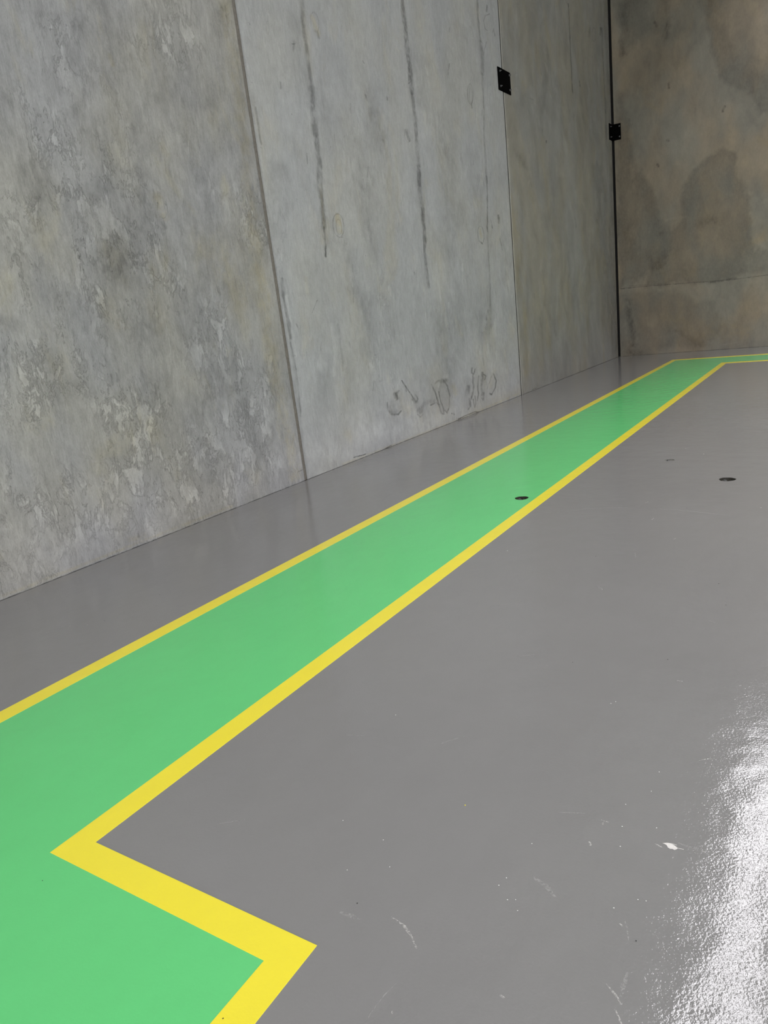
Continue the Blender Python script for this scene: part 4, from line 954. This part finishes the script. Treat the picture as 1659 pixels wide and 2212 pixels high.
# ------------------------------------------------------------------ painted walkway
wk = empty('walkway_marking', (-2.6, 8, 0), 'green painted walkway with yellow borders on the grey floor, turning right at both ends', 'floor marking')
wk.location = (0, 0, 0)
XO0, XO1, XI0, XI1 = -3.157, -3.055, -2.068, -1.968
YO0, YO1, YI0, YI1 = 15.92, 15.72, 14.75, 14.57
YN0, YN1, XN0, XN1 = 1.067, .971, -1.075, -1.169
R_END = 10.6; Y_END = -6.0
def slab(name, outline, holes, z0, z1, mat):
    bm = bmesh.new(); sheet(bm, outline, holes, z1)
    for L in [outline]+holes:
        n = len(L)
        for i in range(n):
            a, b = L[i], L[(i+1) % n]
            bm.faces.new([bm.verts.new(p) for p in ((a[0],a[1],z0),(b[0],b[1],z0),(b[0],b[1],z1),(a[0],a[1],z1))])
    bmesh.ops.remove_doubles(bm, verts=bm.verts, dist=1e-5)
    return bm_obj(name, bm, [mat], parent=wk)
slab('green_path', [(XO1-.01, Y_END), (XN1+.01, Y_END), (XN1+.01, YN1+.01), (XI0+.01, YN1+.01), (XI0+.01, YI0-.01), (R_END, YI0-.01), (R_END, YO1+.01), (XO1-.01, YO1+.01)],
     [hl[0]], .0001, .0006, M['green'])
o = slab('yellow_border', [(XO0, Y_END), (XO1, Y_END), (XO1, YO1), (R_END, YO1), (R_END, YO0), (XO0, YO0)], [], .0001, .0010, M['yellow'])
o['label'] = 'yellow line along the wall side of the walkway'
o = slab('yellow_border', [(XN0, Y_END), (XN0, YN0), (XI1, YN0), (XI1, YI1), (R_END, YI1), (R_END, YI0), (XI0, YI0), (XI0, YN1), (XN1, YN1), (XN1, Y_END)], [], .0001, .0010, M['yellow'])
o['label'] = 'yellow line along the open floor side of the walkway, stepping right in front'

# ------------------------------------------------------------------ steel connection brackets
def bolt(name, parent, pos, axis_vec, r=.011):
    bm = bmesh.new()
    q = Vector((0, 0, 1)).rotation_difference(Vector(axis_vec)).to_matrix().to_4x4()
    bmesh.ops.create_cone(bm, cap_ends=True, segments=20, radius1=r*1.45, radius2=r*1.4, depth=.004, matrix=q @ Matrix.Translation((0, 0, .002)))
    bmesh.ops.create_cone(bm, cap_ends=True, segments=6, radius1=r, radius2=r*.94, depth=.014, matrix=q @ Matrix.Translation((0, 0, .011)))
    bmesh.ops.create_cone(bm, cap_ends=True, segments=12, radius1=r*.5, radius2=r*.45, depth=.012, matrix=q @ Matrix.Translation((0, 0, .023)))
    o = bm_obj(name, bm, [M['bolt']], parent=parent); o.location = pos
    return o
def bevel(o, w):
    m = o.modifiers.new('bevel', 'BEVEL'); m.width = w; m.segments = 2; m.limit_method = 'ANGLE'
br = empty('bracket_plate', (XL, 11.555, 4.737), 'flat black steel plate bolted over the joint between the grey and olive panels', 'bracket')
bm = bmesh.new(); box_bm(bm, (0, -.235, -.156), (.012, .235, .156)); o = bm_obj('plate', bm, [M['steel']], parent=br); bevel(o, .003)
for dy, dz in ((-.165, .108), (.195, .113), (-.165, -.097), (.19, -.092)): bolt('bolt', br, (.012, dy, dz), (1, 0, 0))
br = empty('angle_bracket', (XL, YB, 4.795), 'folded black steel angle bolted across the corner between the two walls', 'bracket')
bm = bmesh.new()
T = .012; H = .16
prof = [(0.001, -.265), (T, -.265), (T, -T-.004), (.185, -T-.004), (.185, -.003), (XB0-XL+.012, -.003), (0.001, -.06)]
lo = [bm.verts.new((x, y, -H)) for x, y in prof]; hi = [bm.verts.new((x, y, H)) for x, y in prof]
bm.faces.new(lo[::-1]); bm.faces.new(hi)
for i in range(len(prof)): bm.faces.new((lo[i], lo[(i+1) % len(prof)], hi[(i+1) % len(prof)], hi[i]))
o = bm_obj('angle_plate', bm, [M['steel']], parent=br)
for dz in (.105, -.1):
    bolt('bolt', br, (T, -.165, dz), (1, 0, 0)); bolt('bolt', br, (.158, -T-.004, dz), (0, -1, 0))

# ------------------------------------------------------------------ rest of the shell (outside the frame)
SY0, SY1, SZ = 1.0, 8.0, 4.6  # added side opening, unseen, to light the left wall and floor
bm = bmesh.new()
box_bm(bm, (XR, YF-.2, 0), (XR+.2, SY0, ZC)); box_bm(bm, (XR, SY1, 0), (XR+.2, YB+.2, ZC)); box_bm(bm, (XR, SY0, SZ), (XR+.2, SY1, ZC))
bm_obj('wall_right', bm, [M['plain']], kind='structure')
DX0, DX1, DZ = -1.0, 7.0, 4.5
bm = bmesh.new()
box_bm(bm, (XL, YF-.2, 0), (DX0, YF, ZC)); box_bm(bm, (DX1, YF-.2, 0), (XR, YF, ZC)); box_bm(bm, (DX0, YF-.2, DZ), (DX1, YF, ZC))
bm_obj('wall_front', bm, [M['plain']], kind='structure')
# roof with translucent skylight sheets; the second one added to brighten the floor
SKY = [(-1.50, -.72, 3.0, 17.0, 12.5, (.99, .97, 1.0)), (2.9, 3.9, 3.0, 17.0, 24., (1, .985, .95))]
bm = bmesh.new()
xs = sorted({XL-.2, XR+.2} | {a for s_ in SKY for a in s_[:2]}); ys = sorted({YF-.2, YB+.2} | {a for s_ in SKY for a in s_[2:4]})
for i in range(len(xs)-1):
    for j in range(len(ys)-1):
        cx, cy = (xs[i]+xs[i+1])/2, (ys[j]+ys[j+1])/2
        if any(a < cx < b and c < cy < d for a, b, c, d, e, f_ in SKY): continue
        box_bm(bm, (xs[i], ys[j], ZC), (xs[i+1], ys[j+1], ZC+.08))
bmesh.ops.remove_doubles(bm, verts=bm.verts, dist=1e-4)
bm_obj('ceiling', bm, [M['roof']], kind='structure')
for n, (a, b, c, d, st, colr) in enumerate(SKY):
    WD = 1.0  # depth of an added shaft that narrows the skylight's spread
    bm = bmesh.new()
    box_bm(bm, (a-.03, c-.03, ZC), (a, d+.03, ZC+WD)); box_bm(bm, (b, c-.03, ZC), (b+.03, d+.03, ZC+WD))
    box_bm(bm, (a, c-.03, ZC), (b, c, ZC+WD)); box_bm(bm, (a, d, ZC), (b, d+.03, ZC+WD))
    bm_obj('trim_%d' % (n+4), bm, [M['added_well']], kind='structure')
    t = NT('daylit_roof_sheet'); em = t.n('ShaderNodeEmission'); em.inputs[0].default_value = rgb(colr); em.inputs[1].default_value = st
    t.l(em.outputs[0], t.out.inputs[0])
    bm = bmesh.new(); k = 24
    for i in range(k):                                   # corrugated translucent sheet
        u0, u1 = a+(b-a)*i/k, a+(b-a)*(i+1)/k
        z0, z1 = ZC+WD-.03+.012*(i % 2), ZC+WD-.03+.012*((i+1) % 2)
        bm.faces.new([bm.verts.new(p) for p in ((u0,c,z0),(u0,d,z0),(u1,d,z1),(u1,c,z1))])
    bm_obj('window_%d' % (n+1), bm, [t.m], kind='structure')

# ------------------------------------------------------------------ daylight
w = bpy.data.worlds.new('sky'); scene.world = w; w.use_nodes = True
bg = w.node_tree.nodes['Background']; bg.inputs[0].default_value = (.95, .96, 1.0, 1); bg.inputs[1].default_value = 12.0
def portal(name, w_, h_, loc, rz):
    la = bpy.data.lights.new(name, 'AREA'); la.shape = 'RECTANGLE'; la.size = w_; la.size_y = h_; la.cycles.is_portal = True
    o = bpy.data.objects.new(name, la); COL.objects.link(o); o.location = loc; o.rotation_euler = (math.radians(90), 0, rz)
portal('front_door_daylight', DX1-DX0, DZ, ((DX0+DX1)/2, YF-.05, DZ/2), 0)
portal('added_side_opening', SY1-SY0, SZ, (XR+.05, (SY0+SY1)/2, SZ/2), math.radians(90))  # portal for the added side opening

# ------------------------------------------------------------------ camera
cam = bpy.data.cameras.new('camera'); co = bpy.data.objects.new('camera', cam); COL.objects.link(co)
fwd = Vector((-.53908973, .80183236, -.25777341)); rgt = Vector((.84105151, .52880177, -.11402211)); up = Vector((-.04488442, .27826886, .95945392))
mw = Matrix.Identity(4)
for i in range(3): mw[i][0] = rgt[i]; mw[i][1] = up[i]; mw[i][2] = -fwd[i]
mw.translation = Vector((0, 0, 1.5)); co.matrix_world = mw
cam.sensor_fit = 'VERTICAL'; cam.sensor_height = 36.0; cam.lens = 1559.59*36.0/2212.0
cam.clip_start = .05; cam.clip_end = 200
scene.camera = co
vs = scene.view_settings
vs.view_transform = 'Standard'; vs.look = 'None'; vs.gamma = 1.0; vs.exposure = 0.0; vs.use_curve_mapping = False
